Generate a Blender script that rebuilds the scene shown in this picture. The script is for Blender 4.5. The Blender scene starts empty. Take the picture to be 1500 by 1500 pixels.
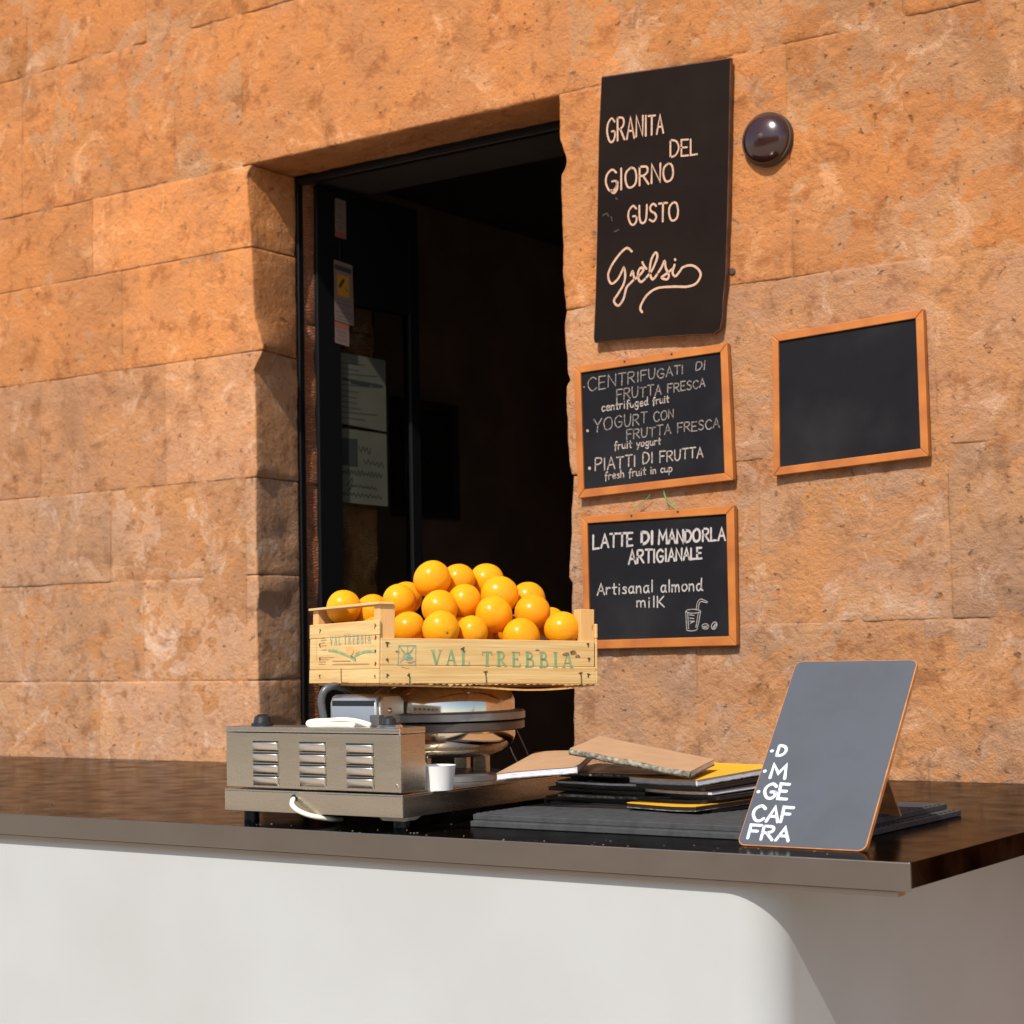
import bpy, bmesh, math, random
from mathutils import Vector, Matrix, noise
C = bpy.context.scene
COL = C.collection
rnd = random.Random(7)

# ------------------------------------------------------------------ camera
EYE = 1.295                                   # eye height above the paving; counter top is at 1.0
FPX, TH, PH, RO = 2700.0, math.radians(35), math.atan(.0722), .02
hv = Vector((-math.sin(TH), math.cos(TH), 0)); rv = Vector((math.cos(TH), math.sin(TH), 0)); zv = Vector((0, 0, 1))
FW = hv*math.cos(PH) + zv*math.sin(PH)
U0 = rv.cross(FW)
RI = rv*math.cos(RO) - U0*math.sin(RO)
UP = RI.cross(FW)
CAM = Vector((0, 0, EYE))
cam = bpy.data.cameras.new('camera'); co = bpy.data.objects.new('camera', cam); COL.objects.link(co)
co.matrix_world = Matrix.Translation(CAM) @ Matrix((RI, UP, -FW)).transposed().to_4x4()
cam.sensor_width = 36; cam.lens = 36*FPX/1500
cam.clip_start = .05; cam.clip_end = 500
cam.dof.use_dof = True; cam.dof.focus_distance = 3.15; cam.dof.aperture_fstop = 9
C.camera = co

# ------------------------------------------------------------------ world, sun, exposure
SUN_EL, SUN_AZ = math.radians(46), math.radians(8)      # azimuth: to the right of the wall's normal
w = bpy.data.worlds.new('World'); C.world = w; w.use_nodes = True
nt = w.node_tree; nt.nodes.clear()
bg = nt.nodes.new('ShaderNodeBackground'); ow = nt.nodes.new('ShaderNodeOutputWorld')
sky = nt.nodes.new('ShaderNodeTexSky'); sky.sky_type = 'NISHITA'; sky.sun_disc = False
sky.sun_elevation = SUN_EL; sky.sun_rotation = math.pi - SUN_AZ
bg.inputs[1].default_value = .13
nt.links.new(sky.outputs[0], bg.inputs[0]); nt.links.new(bg.outputs[0], ow.inputs[0])
sdir = Vector((math.sin(SUN_AZ)*math.cos(SUN_EL), -math.cos(SUN_AZ)*math.cos(SUN_EL), math.sin(SUN_EL)))
sl = bpy.data.lights.new('sun', 'SUN'); sl.energy = 4.5; sl.angle = math.radians(.53); sl.color = (1, .95, .87)
so = bpy.data.objects.new('sun', sl); COL.objects.link(so); so.location = (0, -2, 8)
so.rotation_euler = sdir.to_track_quat('Z', 'Y').to_euler()
C.view_settings.view_transform = 'Standard'; C.view_settings.look = 'None'
C.view_settings.exposure = .37; C.view_settings.gamma = 1; C.view_settings.use_curve_mapping = False
C.render.engine = 'CYCLES'
C.cycles.max_bounces = 8; C.cycles.diffuse_bounces = 4

# ------------------------------------------------------------------ pixel helpers (1500 px photograph -> place)
def ray(x, y): return FW + RI*((x-750)/FPX) + UP*((750-y)/FPX)
def onY(x, y, Y): r = ray(x, y); return CAM + r*(Y/r.y)
def onZ(x, y, z): r = ray(x, y); return CAM + r*(z/r.z)          # z relative to the eye
def onX(x, y, X): r = ray(x, y); return CAM + r*(X/r.x)
def onD(x, y, d): return CAM + ray(x, y)*d
def onP(x, y, p, n):
    r = ray(x, y); return CAM + r*((p-CAM).dot(n)/r.dot(n))

# ------------------------------------------------------------------ materials
def mat(name, base, rough=.6, metal=0, var=0, vscale=8, col2=None, bump=0, bscale=60, stretch=None, coat=0, spec=.5, detail=6, sss=0, rvar=0, mixlo=.35, mixhi=.65, objcol=False):
    m = bpy.data.materials.new(name); m.use_nodes = True
    n = m.node_tree.nodes; l = m.node_tree.links
    p = n['Principled BSDF']
    p.inputs['Base Color'].default_value = (*base, 1); p.inputs['Roughness'].default_value = rough
    p.inputs['Metallic'].default_value = metal; p.inputs['Specular IOR Level'].default_value = spec
    if name == 'counter_steel': p.inputs['Specular Tint'].default_value = (.25, .24, .23, 1)
    if coat: p.inputs['Coat Weight'].default_value = coat; p.inputs['Coat Roughness'].default_value = .2
    if sss:
        p.inputs['Subsurface Weight'].default_value = sss; p.inputs['Subsurface Scale'].default_value = .012
        p.inputs['Subsurface Radius'].default_value = (1, .45, .1)
    tc = n.new('ShaderNodeTexCoord'); mp = n.new('ShaderNodeMapping'); l.new(tc.outputs['Object'], mp.inputs[0])
    if stretch: mp.inputs['Scale'].default_value = stretch
    if var or col2:
        t = n.new('ShaderNodeTexNoise'); t.inputs['Scale'].default_value = vscale; t.inputs['Detail'].default_value = detail
        l.new(mp.outputs[0], t.inputs['Vector'])
        r = n.new('ShaderNodeMapRange'); r.inputs[1].default_value = mixlo; r.inputs[2].default_value = mixhi
        l.new(t.outputs[0], r.inputs[0])
        x = n.new('ShaderNodeMix'); x.data_type = 'RGBA'
        x.inputs[6].default_value = (*base, 1); x.inputs[7].default_value = (*(col2 or [c*(1-var) for c in base]), 1)
        l.new(r.outputs[0], x.inputs[0]); l.new(x.outputs[2], p.inputs['Base Color'])
    if rvar:
        t2 = n.new('ShaderNodeTexNoise'); t2.inputs['Scale'].default_value = 14; t2.inputs['Detail'].default_value = 7
        l.new(mp.outputs[0], t2.inputs['Vector'])
        r2 = n.new('ShaderNodeMapRange'); r2.inputs[1].default_value = .3; r2.inputs[2].default_value = .7
        r2.inputs[3].default_value = max(.02, rough-rvar); r2.inputs[4].default_value = rough+rvar
        l.new(t2.outputs[0], r2.inputs[0]); l.new(r2.outputs[0], p.inputs['Roughness'])
    if bump:
        b = n.new('ShaderNodeBump'); b.inputs['Strength'].default_value = bump; b.inputs['Distance'].default_value = .004
        t = n.new('ShaderNodeTexNoise'); t.inputs['Scale'].default_value = bscale; t.inputs['Detail'].default_value = 8
        l.new(mp.outputs[0], t.inputs['Vector']); l.new(t.outputs[0], b.inputs['Height']); l.new(b.outputs[0], p.inputs['Normal'])
    return m

def stone_mat(name, ca, cb, cc, chisel=0):
    """weathered limestone: object colour tints each block, three tones of patina, pits and cracks"""
    m = bpy.data.materials.new(name); m.use_nodes = True
    n = m.node_tree.nodes; l = m.node_tree.links; p = n['Principled BSDF']
    p.inputs['Roughness'].default_value = .92; p.inputs['Specular IOR Level'].default_value = .15
    g = n.new('ShaderNodeTexCoord')
    def nz(s, d=8, rg=.6, dist=0):
        t = n.new('ShaderNodeTexNoise'); t.inputs['Scale'].default_value = s; t.inputs['Detail'].default_value = d
        t.inputs['Roughness'].default_value = rg; t.inputs['Distortion'].default_value = dist
        l.new(g.outputs['Object'], t.inputs['Vector']); return t.outputs[0]
    def ramp(a, lo, hi, o0=0, o1=1):
        r = n.new('ShaderNodeMapRange'); r.inputs[1].default_value = lo; r.inputs[2].default_value = hi
        r.inputs[3].default_value = o0; r.inputs[4].default_value = o1
        r.interpolation_type = 'SMOOTHSTEP'; l.new(a, r.inputs[0]); return r.outputs[0]
    def mix(f, a, b, mode='MIX'):
        x = n.new('ShaderNodeMix'); x.data_type = 'RGBA'; x.blend_type = mode
        for s, v in ((0, f), (6, a), (7, b)):
            if isinstance(v, (tuple, float, int)): x.inputs[s].default_value = (*v, 1) if isinstance(v, tuple) else v
            else: l.new(v, x.inputs[s])
        return x.outputs[2]
    c = mix(ramp(nz(4, 9, .7, .6), .40, .60), ca, cb)
    c = mix(ramp(nz(13, 8, .7, .3), .50, .66, 0, .9), c, cc)
    c = mix(ramp(nz(2.2, 10, .75, .9), .50, .66, 0, .6), c, (.24, .125, .06))
    sp = ramp(nz(38, 6, .6), .61, .72, 0, .6)                    # brown pits
    c = mix(sp, c, (.10, .045, .018))
    pale = ramp(nz(7, 10, .75, .9), .52, .68, 0, .75)              # bleached patches
    c = mix(pale, c, (.52, .33, .20))
    oi = n.new('ShaderNodeObjectInfo')
    c = mix(1.0, c, oi.outputs['Color'], 'MULTIPLY')
    l.new(c, p.inputs['Base Color'])
    b = n.new('ShaderNodeBump'); b.inputs['Strength'].default_value = 1; b.inputs['Distance'].default_value = .009
    h = n.new('ShaderNodeMath'); h.operation = 'ADD'
    h2 = n.new('ShaderNodeMath'); h2.operation = 'MULTIPLY'; h2.inputs[1].default_value = -.6; l.new(sp, h2.inputs[0])
    l.new(nz(55, 10, .7), h.inputs[0]); l.new(h2.outputs[0], h.inputs[1])
    out = h.outputs[0]
    if chisel:
        wv = n.new('ShaderNodeTexWave'); wv.inputs['Scale'].default_value = 45; wv.inputs['Distortion'].default_value = 9
        wv.inputs['Detail'].default_value = 3; wv.bands_direction = 'Z'
        l.new(g.outputs['Object'], wv.inputs['Vector'])
        mm = n.new('ShaderNodeMath'); mm.operation = 'MULTIPLY'; l.new(wv.outputs[1], mm.inputs[0]); mm.inputs[1].default_value = chisel
        ad = n.new('ShaderNodeMath'); ad.operation = 'ADD'; l.new(out, ad.inputs[0]); l.new(mm.outputs[0], ad.inputs[1]); out = ad.outputs[0]
    l.new(out, b.inputs['Height']); l.new(b.outputs[0], p.inputs['Normal'])
    return m

M = dict(
 stone=stone_mat('limestone', (.42, .205, .085), (.36, .19, .095), (.25, .11, .045)),
 stone_rev=stone_mat('chiselled_limestone', (.36, .15, .06), (.31, .14, .065), (.22, .085, .035), .5),
 mortar=mat('mortar', (.30, .14, .065), .95, var=.4, vscale=20, bump=.8),
 steel=mat('brushed_steel', (.58, .515, .42), .27, 1, var=.05, vscale=6, stretch=(1, 1, 8), bump=.006, bscale=40, rvar=.03),
 steel_top=mat('counter_steel', (.10, .09, .085), .16, 1, var=.35, vscale=9, bump=.04, bscale=30, rvar=.08),
 edge_steel=mat('edge_steel', (.25, .215, .185), .36, 1, var=.06, vscale=5, rvar=.04),
 satin=mat('satin_steel', (.62, .58, .52), .36, 1, rvar=.05),
 chrome=mat('polished_chrome', (.74, .64, .52), .10, 1, rvar=.05, bump=.02, bscale=12),
 rim=mat('cast_rim', (.30, .29, .28), .38, .8, rvar=.1, var=.2, vscale=30),
 rimd=mat('dark_cast_rim', (.12, .10, .09), .38, .8, rvar=.1),
 black=mat('black_plastic', (.012, .012, .012), .4),
 grey=mat('grey_plastic', (.07, .07, .075), .35),
 cream=mat('cream_cable', (.72, .68, .55), .5),
 white=mat('white_panel', (.365, .374, .374), .55, vscale=2.5, col2=(.335, .34, .335), bump=.05, bscale=20),
 paper=mat('white_paper', (.72, .71, .76), .8, var=.45, vscale=60, stretch=(1, 1, 30)),
 cup=mat('cup_card', (.72, .71, .68), .6),
 wood=mat('crate_wood', (.63, .44, .19), .7, vscale=5, col2=(.55, .33, .115), stretch=(1.2, 1.2, 22), bump=.25, bscale=9),
 wood2=mat('crate_post_wood', (.62, .35, .12), .7, vscale=5, col2=(.62, .33, .12), stretch=(22, 22, 2), bump=.25, bscale=9),
 woodd=mat('crate_floor_wood', (.66, .36, .12), .7, vscale=6, col2=(.5, .25, .08), stretch=(14, 2, 14), bump=.2, bscale=9),
 green=mat('green_print', (.17, .30, .14), .8, vscale=60, col2=(.42, .40, .20), mixlo=.5, mixhi=.75),
 teal=mat('teal_print', (.16, .32, .22), .8, vscale=60, col2=(.42, .42, .22), mixlo=.5, mixhi=.75),
 orange_print=mat('orange_print', (.80, .28, .08), .8, vscale=40, col2=(.75, .42, .18)),
 brown_print=mat('brown_print', (.40, .22, .10), .8),
 staple=mat('staple_metal', (.10, .07, .05), .45, .6),
 slate=mat('blackboard', (.009, .0085, .010), .75, vscale=5, col2=(.022, .021, .021), mixlo=.48, mixhi=.8, bump=.04, bscale=40, rvar=.1, spec=.1),
 slate_brown=mat('brown_blackboard', (.009, .005, .004), .85, vscale=3, col2=(.013, .008, .006), bump=.06, bscale=25, rvar=.1, spec=.08),
 boardedge=mat('board_edge', (.16, .06, .025), .8, var=.5, vscale=30),
 frame=mat('orange_frame_wood', (.45, .145, .020), .55, vscale=4, col2=(.34, .095, .014), stretch=(3, 3, 3), bump=.12, bscale=30, rvar=.08),
 chalk=mat('chalk', (.42, .34, .29), .95, vscale=220, col2=(.14, .11, .10), mixlo=.42, mixhi=.70),
 chalk2=mat('white_chalk_paint', (.42, .37, .34), .9, vscale=160, col2=(.24, .21, .19), mixlo=.5, mixhi=.75),
 chalk_warm=mat('warm_lit_chalk', (.50, .30, .20), .9, vscale=120, col2=(.34, .19, .12), mixlo=.5, mixhi=.75),  # warm light on the upper board, put into the chalk colour
 faint=mat('faint_chalk', (.25, .205, .18), .95, vscale=200, col2=(.07, .062, .06), mixlo=.42, mixhi=.68),
 signgrey=mat('grey_slate_paint', (.062, .067, .080), .5, vscale=14, col2=(.048, .052, .062), bump=.06, bscale=50, rvar=.1),
 signedge=mat('sign_edge_wood', (.55, .22, .07), .7, var=.4, vscale=40),
 paintw=mat('white_paint', (.60, .64, .68), .6, vscale=90, col2=(.42, .46, .50), mixlo=.55, mixhi=.8),
 kraft=mat('kraft_card', (.41, .24, .125), .8, var=.12, vscale=30, bump=.1, bscale=80),
 yellow=mat('yellow_card', (.72, .36, .015), .6, var=.08, vscale=20),
 dark=mat('black_cover', (.018, .014, .013), .35, rvar=.1),
 tornedge=mat('frayed_card_edge', (.32, .28, .20), .9, vscale=120, col2=(.06, .05, .04), bump=.8, bscale=150),
 rubber=mat('rubber', (.045, .045, .047), .75, var=.3, vscale=60, bump=.2, bscale=120),
 black_al=mat('black_aluminium', (.008, .008, .009), .4, .3),
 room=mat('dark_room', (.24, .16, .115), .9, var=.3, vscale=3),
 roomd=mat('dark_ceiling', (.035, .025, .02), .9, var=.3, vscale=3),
 paving=mat('street_paving', (.55, .46, .36), .85, var=.25, vscale=3, bump=.4, bscale=20),
 house=mat('far_plaster', (.60, .44, .30), .9, var=.2, vscale=1.5, bump=.3, bscale=12),
 shutter=mat('shutter', (.09, .11, .08), .6),
 lamp=mat('brown_glass', (.035, .010, .006), .18, 0, coat=.5, var=.3, vscale=12),
 string=mat('green_string', (.10, .30, .09), .8),
 hole=mat('dark_iron', (.05, .03, .02), .7),
 stem=mat('orange_calyx', (.10, .13, .03), .8),
)
def orange_mat():
    m = bpy.data.materials.new('orange_peel'); m.use_nodes = True
    n = m.node_tree.nodes; l = m.node_tree.links; p = n['Principled BSDF']
    tc = n.new('ShaderNodeTexCoord')
    t = n.new('ShaderNodeTexNoise'); t.inputs['Scale'].default_value = 1.6; t.inputs['Detail'].default_value = 5
    l.new(tc.outputs['Object'], t.inputs['Vector'])
    x = n.new('ShaderNodeMix'); x.data_type = 'RGBA'; l.new(t.outputs[0], x.inputs[0])
    x.inputs[6].default_value = (.96, .425, 0, 1); x.inputs[7].default_value = (.96, .30, 0, 1)
    oi = n.new('ShaderNodeObjectInfo'); y = n.new('ShaderNodeMix'); y.data_type = 'RGBA'; y.blend_type = 'MULTIPLY'; y.inputs[0].default_value = 1
    l.new(x.outputs[2], y.inputs[6]); l.new(oi.outputs['Color'], y.inputs[7]); l.new(y.outputs[2], p.inputs['Base Color'])
    p.inputs['Roughness'].default_value = .55; p.inputs['Specular IOR Level'].default_value = .15; p.inputs['Coat Weight'].default_value = .4; p.inputs['Coat Roughness'].default_value = .27
    p.inputs['Subsurface Weight'].default_value = .35; p.inputs['Subsurface Scale'].default_value = .01
    p.inputs['Subsurface Radius'].default_value = (1, .3, .05)
    v = n.new('ShaderNodeTexVoronoi'); v.inputs['Scale'].default_value = 36; l.new(tc.outputs['Object'], v.inputs['Vector'])
    b = n.new('ShaderNodeBump'); b.inputs['Strength'].default_value = .5; b.inputs['Distance'].default_value = .006
    l.new(v.outputs[0], b.inputs['Height']); l.new(b.outputs[0], p.inputs['Normal'])
    return m
M['orange'] = orange_mat()
def glass_mat():
    m = bpy.data.materials.new('door_glass'); m.use_nodes = True
    p = m.node_tree.nodes['Principled BSDF']
    p.inputs['Base Color'].default_value = (.55, .62, .55, 1); p.inputs['Transmission Weight'].default_value = 1
    p.inputs['Roughness'].default_value = .03; p.inputs['IOR'].default_value = 1.05; p.inputs['Specular IOR Level'].default_value = .5
    return m
M['glass'] = glass_mat()

# ------------------------------------------------------------------ builders
class MB:
    def __init__(s): s.v = []; s.f = []
    def quad(s, *p):
        i = len(s.v); s.v += [Vector(q) for q in p]; s.f.append(tuple(range(i, i+len(p)))); return s
    def box(s, a, b, m=None):
        x0, y0, z0 = a; x1, y1, z1 = b; i = len(s.v)
        q = [Vector(c) for c in ((x0,y0,z0),(x1,y0,z0),(x1,y1,z0),(x0,y1,z0),(x0,y0,z1),(x1,y0,z1),(x1,y1,z1),(x0,y1,z1))]
        if m: q = [m @ c for c in q]
        s.v += q
        s.f += [tuple(i+k for k in t) for t in ((3,2,1,0),(4,5,6,7),(0,1,5,4),(1,2,6,5),(2,3,7,6),(3,0,4,7))]
        return s
    def prism(s, poly, d):
        """poly: planar points, d: extrusion vector"""
        n = len(poly); i = len(s.v); d = Vector(d)
        s.v += [Vector(p) for p in poly] + [Vector(p)+d for p in poly]
        s.f.append(tuple(range(i, i+n))[::-1]); s.f.append(tuple(range(i+n, i+2*n)))
        for k in range(n): s.f.append((i+k, i+(k+1) % n, i+n+(k+1) % n, i+n+k))
        return s
    def tube(s, pts, r, seg=8, smooth=True):
        pts = [Vector(p) for p in pts]
        if smooth and len(pts) > 2: pts = spline(pts, 5)
        t = (pts[1]-pts[0]).normalized(); a = t.orthogonal().normalized(); base = len(s.v)
        for k, p in enumerate(pts):
            t = (pts[min(k+1, len(pts)-1)]-pts[max(k-1, 0)]).normalized()
            a = (a - t*a.dot(t)).normalized(); b = t.cross(a)
            rr = r[k*len(r)//len(pts)] if isinstance(r, (list, tuple)) else r
            for j in range(seg):
                an = 2*math.pi*j/seg; s.v.append(p + (a*math.cos(an)+b*math.sin(an))*rr)
        for k in range(len(pts)-1):
            for j in range(seg):
                q = base+k*seg; s.f.append((q+j, q+(j+1) % seg, q+seg+(j+1) % seg, q+seg+j))
        s.f.append(tuple(range(base, base+seg))[::-1]); s.f.append(tuple(range(len(s.v)-seg, len(s.v))))
        return s
    def lathe(s, prof, c, seg=48, axis='Z', m=None):
        c = Vector(c); base = len(s.v)
        for r, z in prof:
            for j in range(seg):
                an = 2*math.pi*j/seg; q = Vector((r*math.cos(an), r*math.sin(an), z))
                if axis == 'Y': q = Vector((q.x, q.z, q.y))
                if m: q = m @ q
                s.v.append(c+q)
        for k in range(len(prof)-1):
            for j in range(seg):
                q = base+k*seg; s.f.append((q+j, q+(j+1) % seg, q+seg+(j+1) % seg, q+seg+j))
        return s
    def mesh(s, name='mesh'):
        me = bpy.data.meshes.new(name); me.from_pydata([tuple(v) for v in s.v], [], s.f); me.update()
        bm = bmesh.new(); bm.from_mesh(me); bmesh.ops.recalc_face_normals(bm, faces=bm.faces); bm.to_mesh(me); bm.free()
        return me

def spline(p, n=6, closed=False):
    out = []; N = len(p)
    rng = range(N if closed else N-1)
    for i in rng:
        a, b, c, d = (p[(i-1) % N], p[i], p[(i+1) % N], p[(i+2) % N]) if closed else (p[max(i-1, 0)], p[i], p[i+1], p[min(i+2, N-1)])
        for k in range(n):
            t = k/n
            out.append(.5*((2*b)+(c-a)*t+(2*a-5*b+4*c-d)*t*t+(3*b-a-3*c+d)*t**3))
    if not closed: out.append(p[-1])
    return out

def chain(o):
    m = Matrix()
    while o: m = o.matrix_basis @ m; o = o.parent
    return m
def obj(name, mb, material, parent=None, bevel=0, smooth=False, local=False, label=None, seg=2, kind=None):
    me = mb.mesh(name) if isinstance(mb, MB) else mb
    if parent is not None and not local: me.transform(chain(parent).inverted())
    if not me.materials: me.materials.append(M[material] if isinstance(material, str) else material)
    o = bpy.data.objects.new(name, me); COL.objects.link(o)
    if parent is not None: o.parent = parent
    if smooth:
        for p in me.polygons: p.use_smooth = True
        if smooth == 'auto': me.set_sharp_from_angle(angle=math.radians(35))
    if bevel:
        b = o.modifiers.new('bevel', 'BEVEL'); b.width = bevel; b.segments = seg; b.limit_method = 'ANGLE'; b.angle_limit = math.radians(40)
    if label: o['label'] = label
    if kind: o['kind'] = kind
    return o
def thing(name, label, cat, loc=(0, 0, 0), group=None, m=None):
    o = bpy.data.objects.new(name, None); COL.objects.link(o); o.empty_display_size = .05
    if m: o.matrix_basis = m
    else: o.location = loc
    tag(o, label, cat, group); return o
def tag(o, label, cat, group=None):
    o['label'] = label; o['category'] = cat
    if group: o['group'] = group
    return o
def struct(name, mb, material, **k):
    o = obj(name, mb, material, **k); o['kind'] = 'structure'; return o

# ---- strokes: hand lettering as thin ribbons lying on a plane
GL = {
'A': (.62, '0,0 .3,1 .6,0;.12,.36 .5,.36'), 'B': (.56, '0,0 0,1;~0,1 .42,.96 .42,.58 0,.54;~0,.54 .52,.5 .5,.05 0,0'),
'C': (.62, '~.58,.82 .36,1 .08,.78 .02,.42 .2,.04 .42,0 .6,.16'), 'D': (.6, '0,0 0,1;~0,1 .4,.9 .56,.5 .36,.1 0,0'),
'E': (.5, '.46,1 0,1 0,0 .48,0;0,.52 .38,.52'), 'F': (.5, '.5,1 0,1 0,0;0,.55 .38,.55'),
'G': (.66, '~.58,.84 .36,1 .08,.78 .02,.42 .2,.04 .44,0 .6,.2 .6,.44;.6,.44 .36,.44'),
'I': (.16, '.06,0 .06,1'), 'L': (.5, '0,1 0,0 .46,.02'), 'M': (.74, '0,0 .06,1 .36,.36 .66,1 .72,0'),
'N': (.6, '0,0 .02,1 .54,0 .56,1'), 'O': (.68, '~.32,1 .06,.8 0,.46 .12,.08 .34,0 .58,.16 .64,.54 .54,.9 .32,1'),
'P': (.54, '0,0 0,1;~0,1 .44,.96 .5,.68 .3,.5 0,.48'), 'R': (.58, '0,0 0,1;~0,1 .42,.97 .48,.7 .28,.52 0,.5;.2,.5 .54,0'),
'S': (.54, '~.48,.86 .28,1 .06,.84 .12,.6 .4,.44 .48,.2 .28,0 .02,.12'), 'T': (.58, '0,1 .58,1;.29,1 .27,0'),
'U': (.58, '~0,1 .02,.3 .14,.02 .36,.02 .5,.3 .54,1'), 'Y': (.6, '0,1 .28,.5 .58,1;.28,.5 .24,-.04'), 'V': (.6, '0,1 .3,0 .6,1'),
'a': (.5, '~.4,.5 .2,.6 .03,.38 .08,.06 .26,.02 .4,.3;~.4,.6 .38,.2 .46,0'), 'c': (.4, '~.38,.5 .2,.6 .04,.4 .06,.1 .22,0 .4,.1'),
'd': (.5, '~.38,.5 .2,.6 .03,.38 .08,.06 .26,.02 .38,.3;~.42,1.05 .4,.5 .42,.1 .52,.02'),
'e': (.44, '~.04,.3 .38,.36 .34,.56 .16,.6 .03,.36 .1,.06 .26,0 .42,.1'),
'f': (.36, '~.38,.9 .26,1 .16,.86 .14,.4 .12,-.2;.02,.52 .3,.54'), 'g': (.5, '~.38,.5 .2,.6 .03,.38 .1,.1 .26,.06 .4,.34;~.42,.6 .4,.1 .36,-.3 .16,-.38 .04,-.24'),
'h': (.46, '0,1 0,0;~0,.36 .14,.58 .34,.52 .38,.2 .38,0'), 'i': (.18, '.06,.58 .06,0;.06,.84 .07,.88'), 'k': (.44, '0,1 0,0;.36,.58 .02,.26;.12,.34 .4,0'),
'K': (.5, '0,1 0,0;.46,1 .02,.42;.12,.5 .5,0'), 'l': (.16, '.06,1.02 .06,0'), 'm': (.66, '0,.6 0,0;~0,.36 .12,.58 .26,.5 .28,0;~.28,.36 .4,.58 .54,.5 .58,0'),
'n': (.44, '0,.6 0,0;~0,.36 .14,.58 .32,.52 .36,0'), 'o': (.48, '~.22,.6 .04,.42 .06,.1 .24,0 .42,.2 .4,.48 .22,.6'),
'p': (.46, '0,.6 0,-.4;~0,.42 .16,.6 .36,.46 .36,.14 .16,0 0,.14'), 'r': (.36, '0,.6 0,0;~0,.36 .12,.56 .32,.56'),
's': (.38, '~.34,.5 .2,.6 .06,.48 .3,.24 .26,.02 .02,.06'), 't': (.36, '.14,.95 .14,.06 .28,0;0,.6 .34,.62'),
'u': (.46, '~0,.6 .02,.14 .16,0 .34,.14 .38,.6;~.38,.6 .38,.14 .46,0'), 'y': (.44, '~0,.6 .1,.24 .22,.2;.42,.62 .1,-.36'),
' ': (.34, '')}
def glyph(ch):
    w_, s = GL[ch]; out = []
    for part in s.split(';'):
        if not part: continue
        sm = part[0] == '~'; pts = [Vector((float(a), float(b), 0)) for a, b in (q.split(',') for q in part.lstrip('~').split())]
        out.append(spline(pts, 4) if sm else pts)
    return w_, out
def ribbon(mb, pts, n, width, cap=True):
    """pts on a plane with normal n"""
    L = [pts[0]]
    for p in pts[1:]:
        if (p-L[-1]).length > 1e-5: L.append(p)
    if len(L) < 2: L = [pts[0], pts[0]+n.orthogonal().normalized()*width*.1]
    h = width/2; N = len(L); ls = []; rs = []
    for k, p in enumerate(L):
        a = (L[k]-L[k-1]).normalized() if k else (L[1]-L[0]).normalized()
        b = (L[k+1]-L[k]).normalized() if k < N-1 else a
        t = a+b
        t = t.normalized() if t.length > .2 else a
        s = n.cross(t); c = max(.5, s.dot(n.cross(a)))
        hh = h/c*(1+.13*noise.noise(p*90))
        ls.append(p+s*hh); rs.append(p-s*hh)
    i = len(mb.v); mb.v += ls+rs
    for k in range(N-1): mb.f.append((i+k, i+k+1, i+N+k+1, i+N+k))
    if cap:
        for p, t in ((L[0], (L[0]-L[1]).normalized()), (L[-1], (L[-1]-L[-2]).normalized())):
            s = n.cross(t); q = len(mb.v)
            mb.v += [p+(s*math.cos(a)+t*math.sin(a))*h for a in [math.pi*k/6 for k in range(7)]]
            mb.f.append(tuple(range(q, q+7)))
class Multi:
    def __init__(s): s.l = []
def write(mb, text, a, b, h0, h1, wpx, plane, slant=0, jit=.03, skip=()):
    """text along the baseline a->b (photo pixels), heights in pixels, on plane(px,py)->(point), n"""
    if isinstance(mb, Multi): mb.l.append(MB()); mb = mb.l[-1]
    proj_, n, mpp = plane
    gl = [glyph(c) for c in text]; tot = sum(g[0]+.14 for g in gl)-.14
    # advance scaled by the local height so letters shrink along a tapering line
    x = 0; xs = []; acc = 0
    for g in gl:
        xs.append(x); x += (g[0]+.14)*(h0+(h1-h0)*acc/tot); acc += g[0]+.14
    k = 1/(x-.14*h1)
    for i, (g, x0) in enumerate(zip(gl, xs)):
        jy = rnd.uniform(-1, 1)*jit; js = 1+rnd.uniform(-1, 1)*jit; hh0 = h0+(h1-h0)*x0*k
        for st in g[1]:
            pts = []
            for q in st:
                u = (x0+q.x*hh0)*k; h = h0+(h1-h0)*u
                px = a[0]+(b[0]-a[0])*u + slant*q.y*h; py = a[1]+(b[1]-a[1])*u - (q.y*js+jy)*h
                pts.append(proj_(px, py))
            ribbon(mb, pts, n, wpx*mpp)
def strokes(mb, lists, wpx, plane, smooth=True):
    if isinstance(mb, Multi): mb.l.append(MB()); mb = mb.l[-1]
    proj_, n, mpp = plane
    for L in lists:
        p = [Vector((a, b, 0)) for a, b in L]
        if smooth and len(p) > 2: p = spline(p, 6)
        ribbon(mb, [proj_(q.x, q.y) for q in p], n, wpx*mpp)
def Yplane(Y, d): return (lambda x, y: onY(x, y, Y)), Vector((0, -1, 0)), d/FPX

# ================================================================== SETTING
struct('street_paving', MB().quad((-60, -60, 0), (60, -60, 0), (60, 3.6, 0), (-60, 3.6, 0)), 'paving')
struct('ground', MB().quad((-300, -300, -.01), (300, -300, -.01), (300, 300, -.01), (-300, 300, -.01)), 'paving')
# dark room behind the opening
RX0, RX1, RY0, RY1 = -4.3, -1.0, 3.84, 6.9
struct('interior_floor', MB().box((RX0, RY0, .0), (RX1, RY1, .02)), 'room')
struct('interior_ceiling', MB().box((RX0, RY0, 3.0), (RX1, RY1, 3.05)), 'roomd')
for a, b, nm in (((RX0-.05, 4.14, 0), (RX0, RY1, 3.05), 'left'), ((RX1, RY0, 0), (RX1+.05, RY1, 3.05), 'right'), ((RX0-.05, RY1, 0), (RX1+.05, RY1+.05, 3.05), 'back')):
    struct('interior_wall', MB().box(a, b), 'room')

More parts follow.
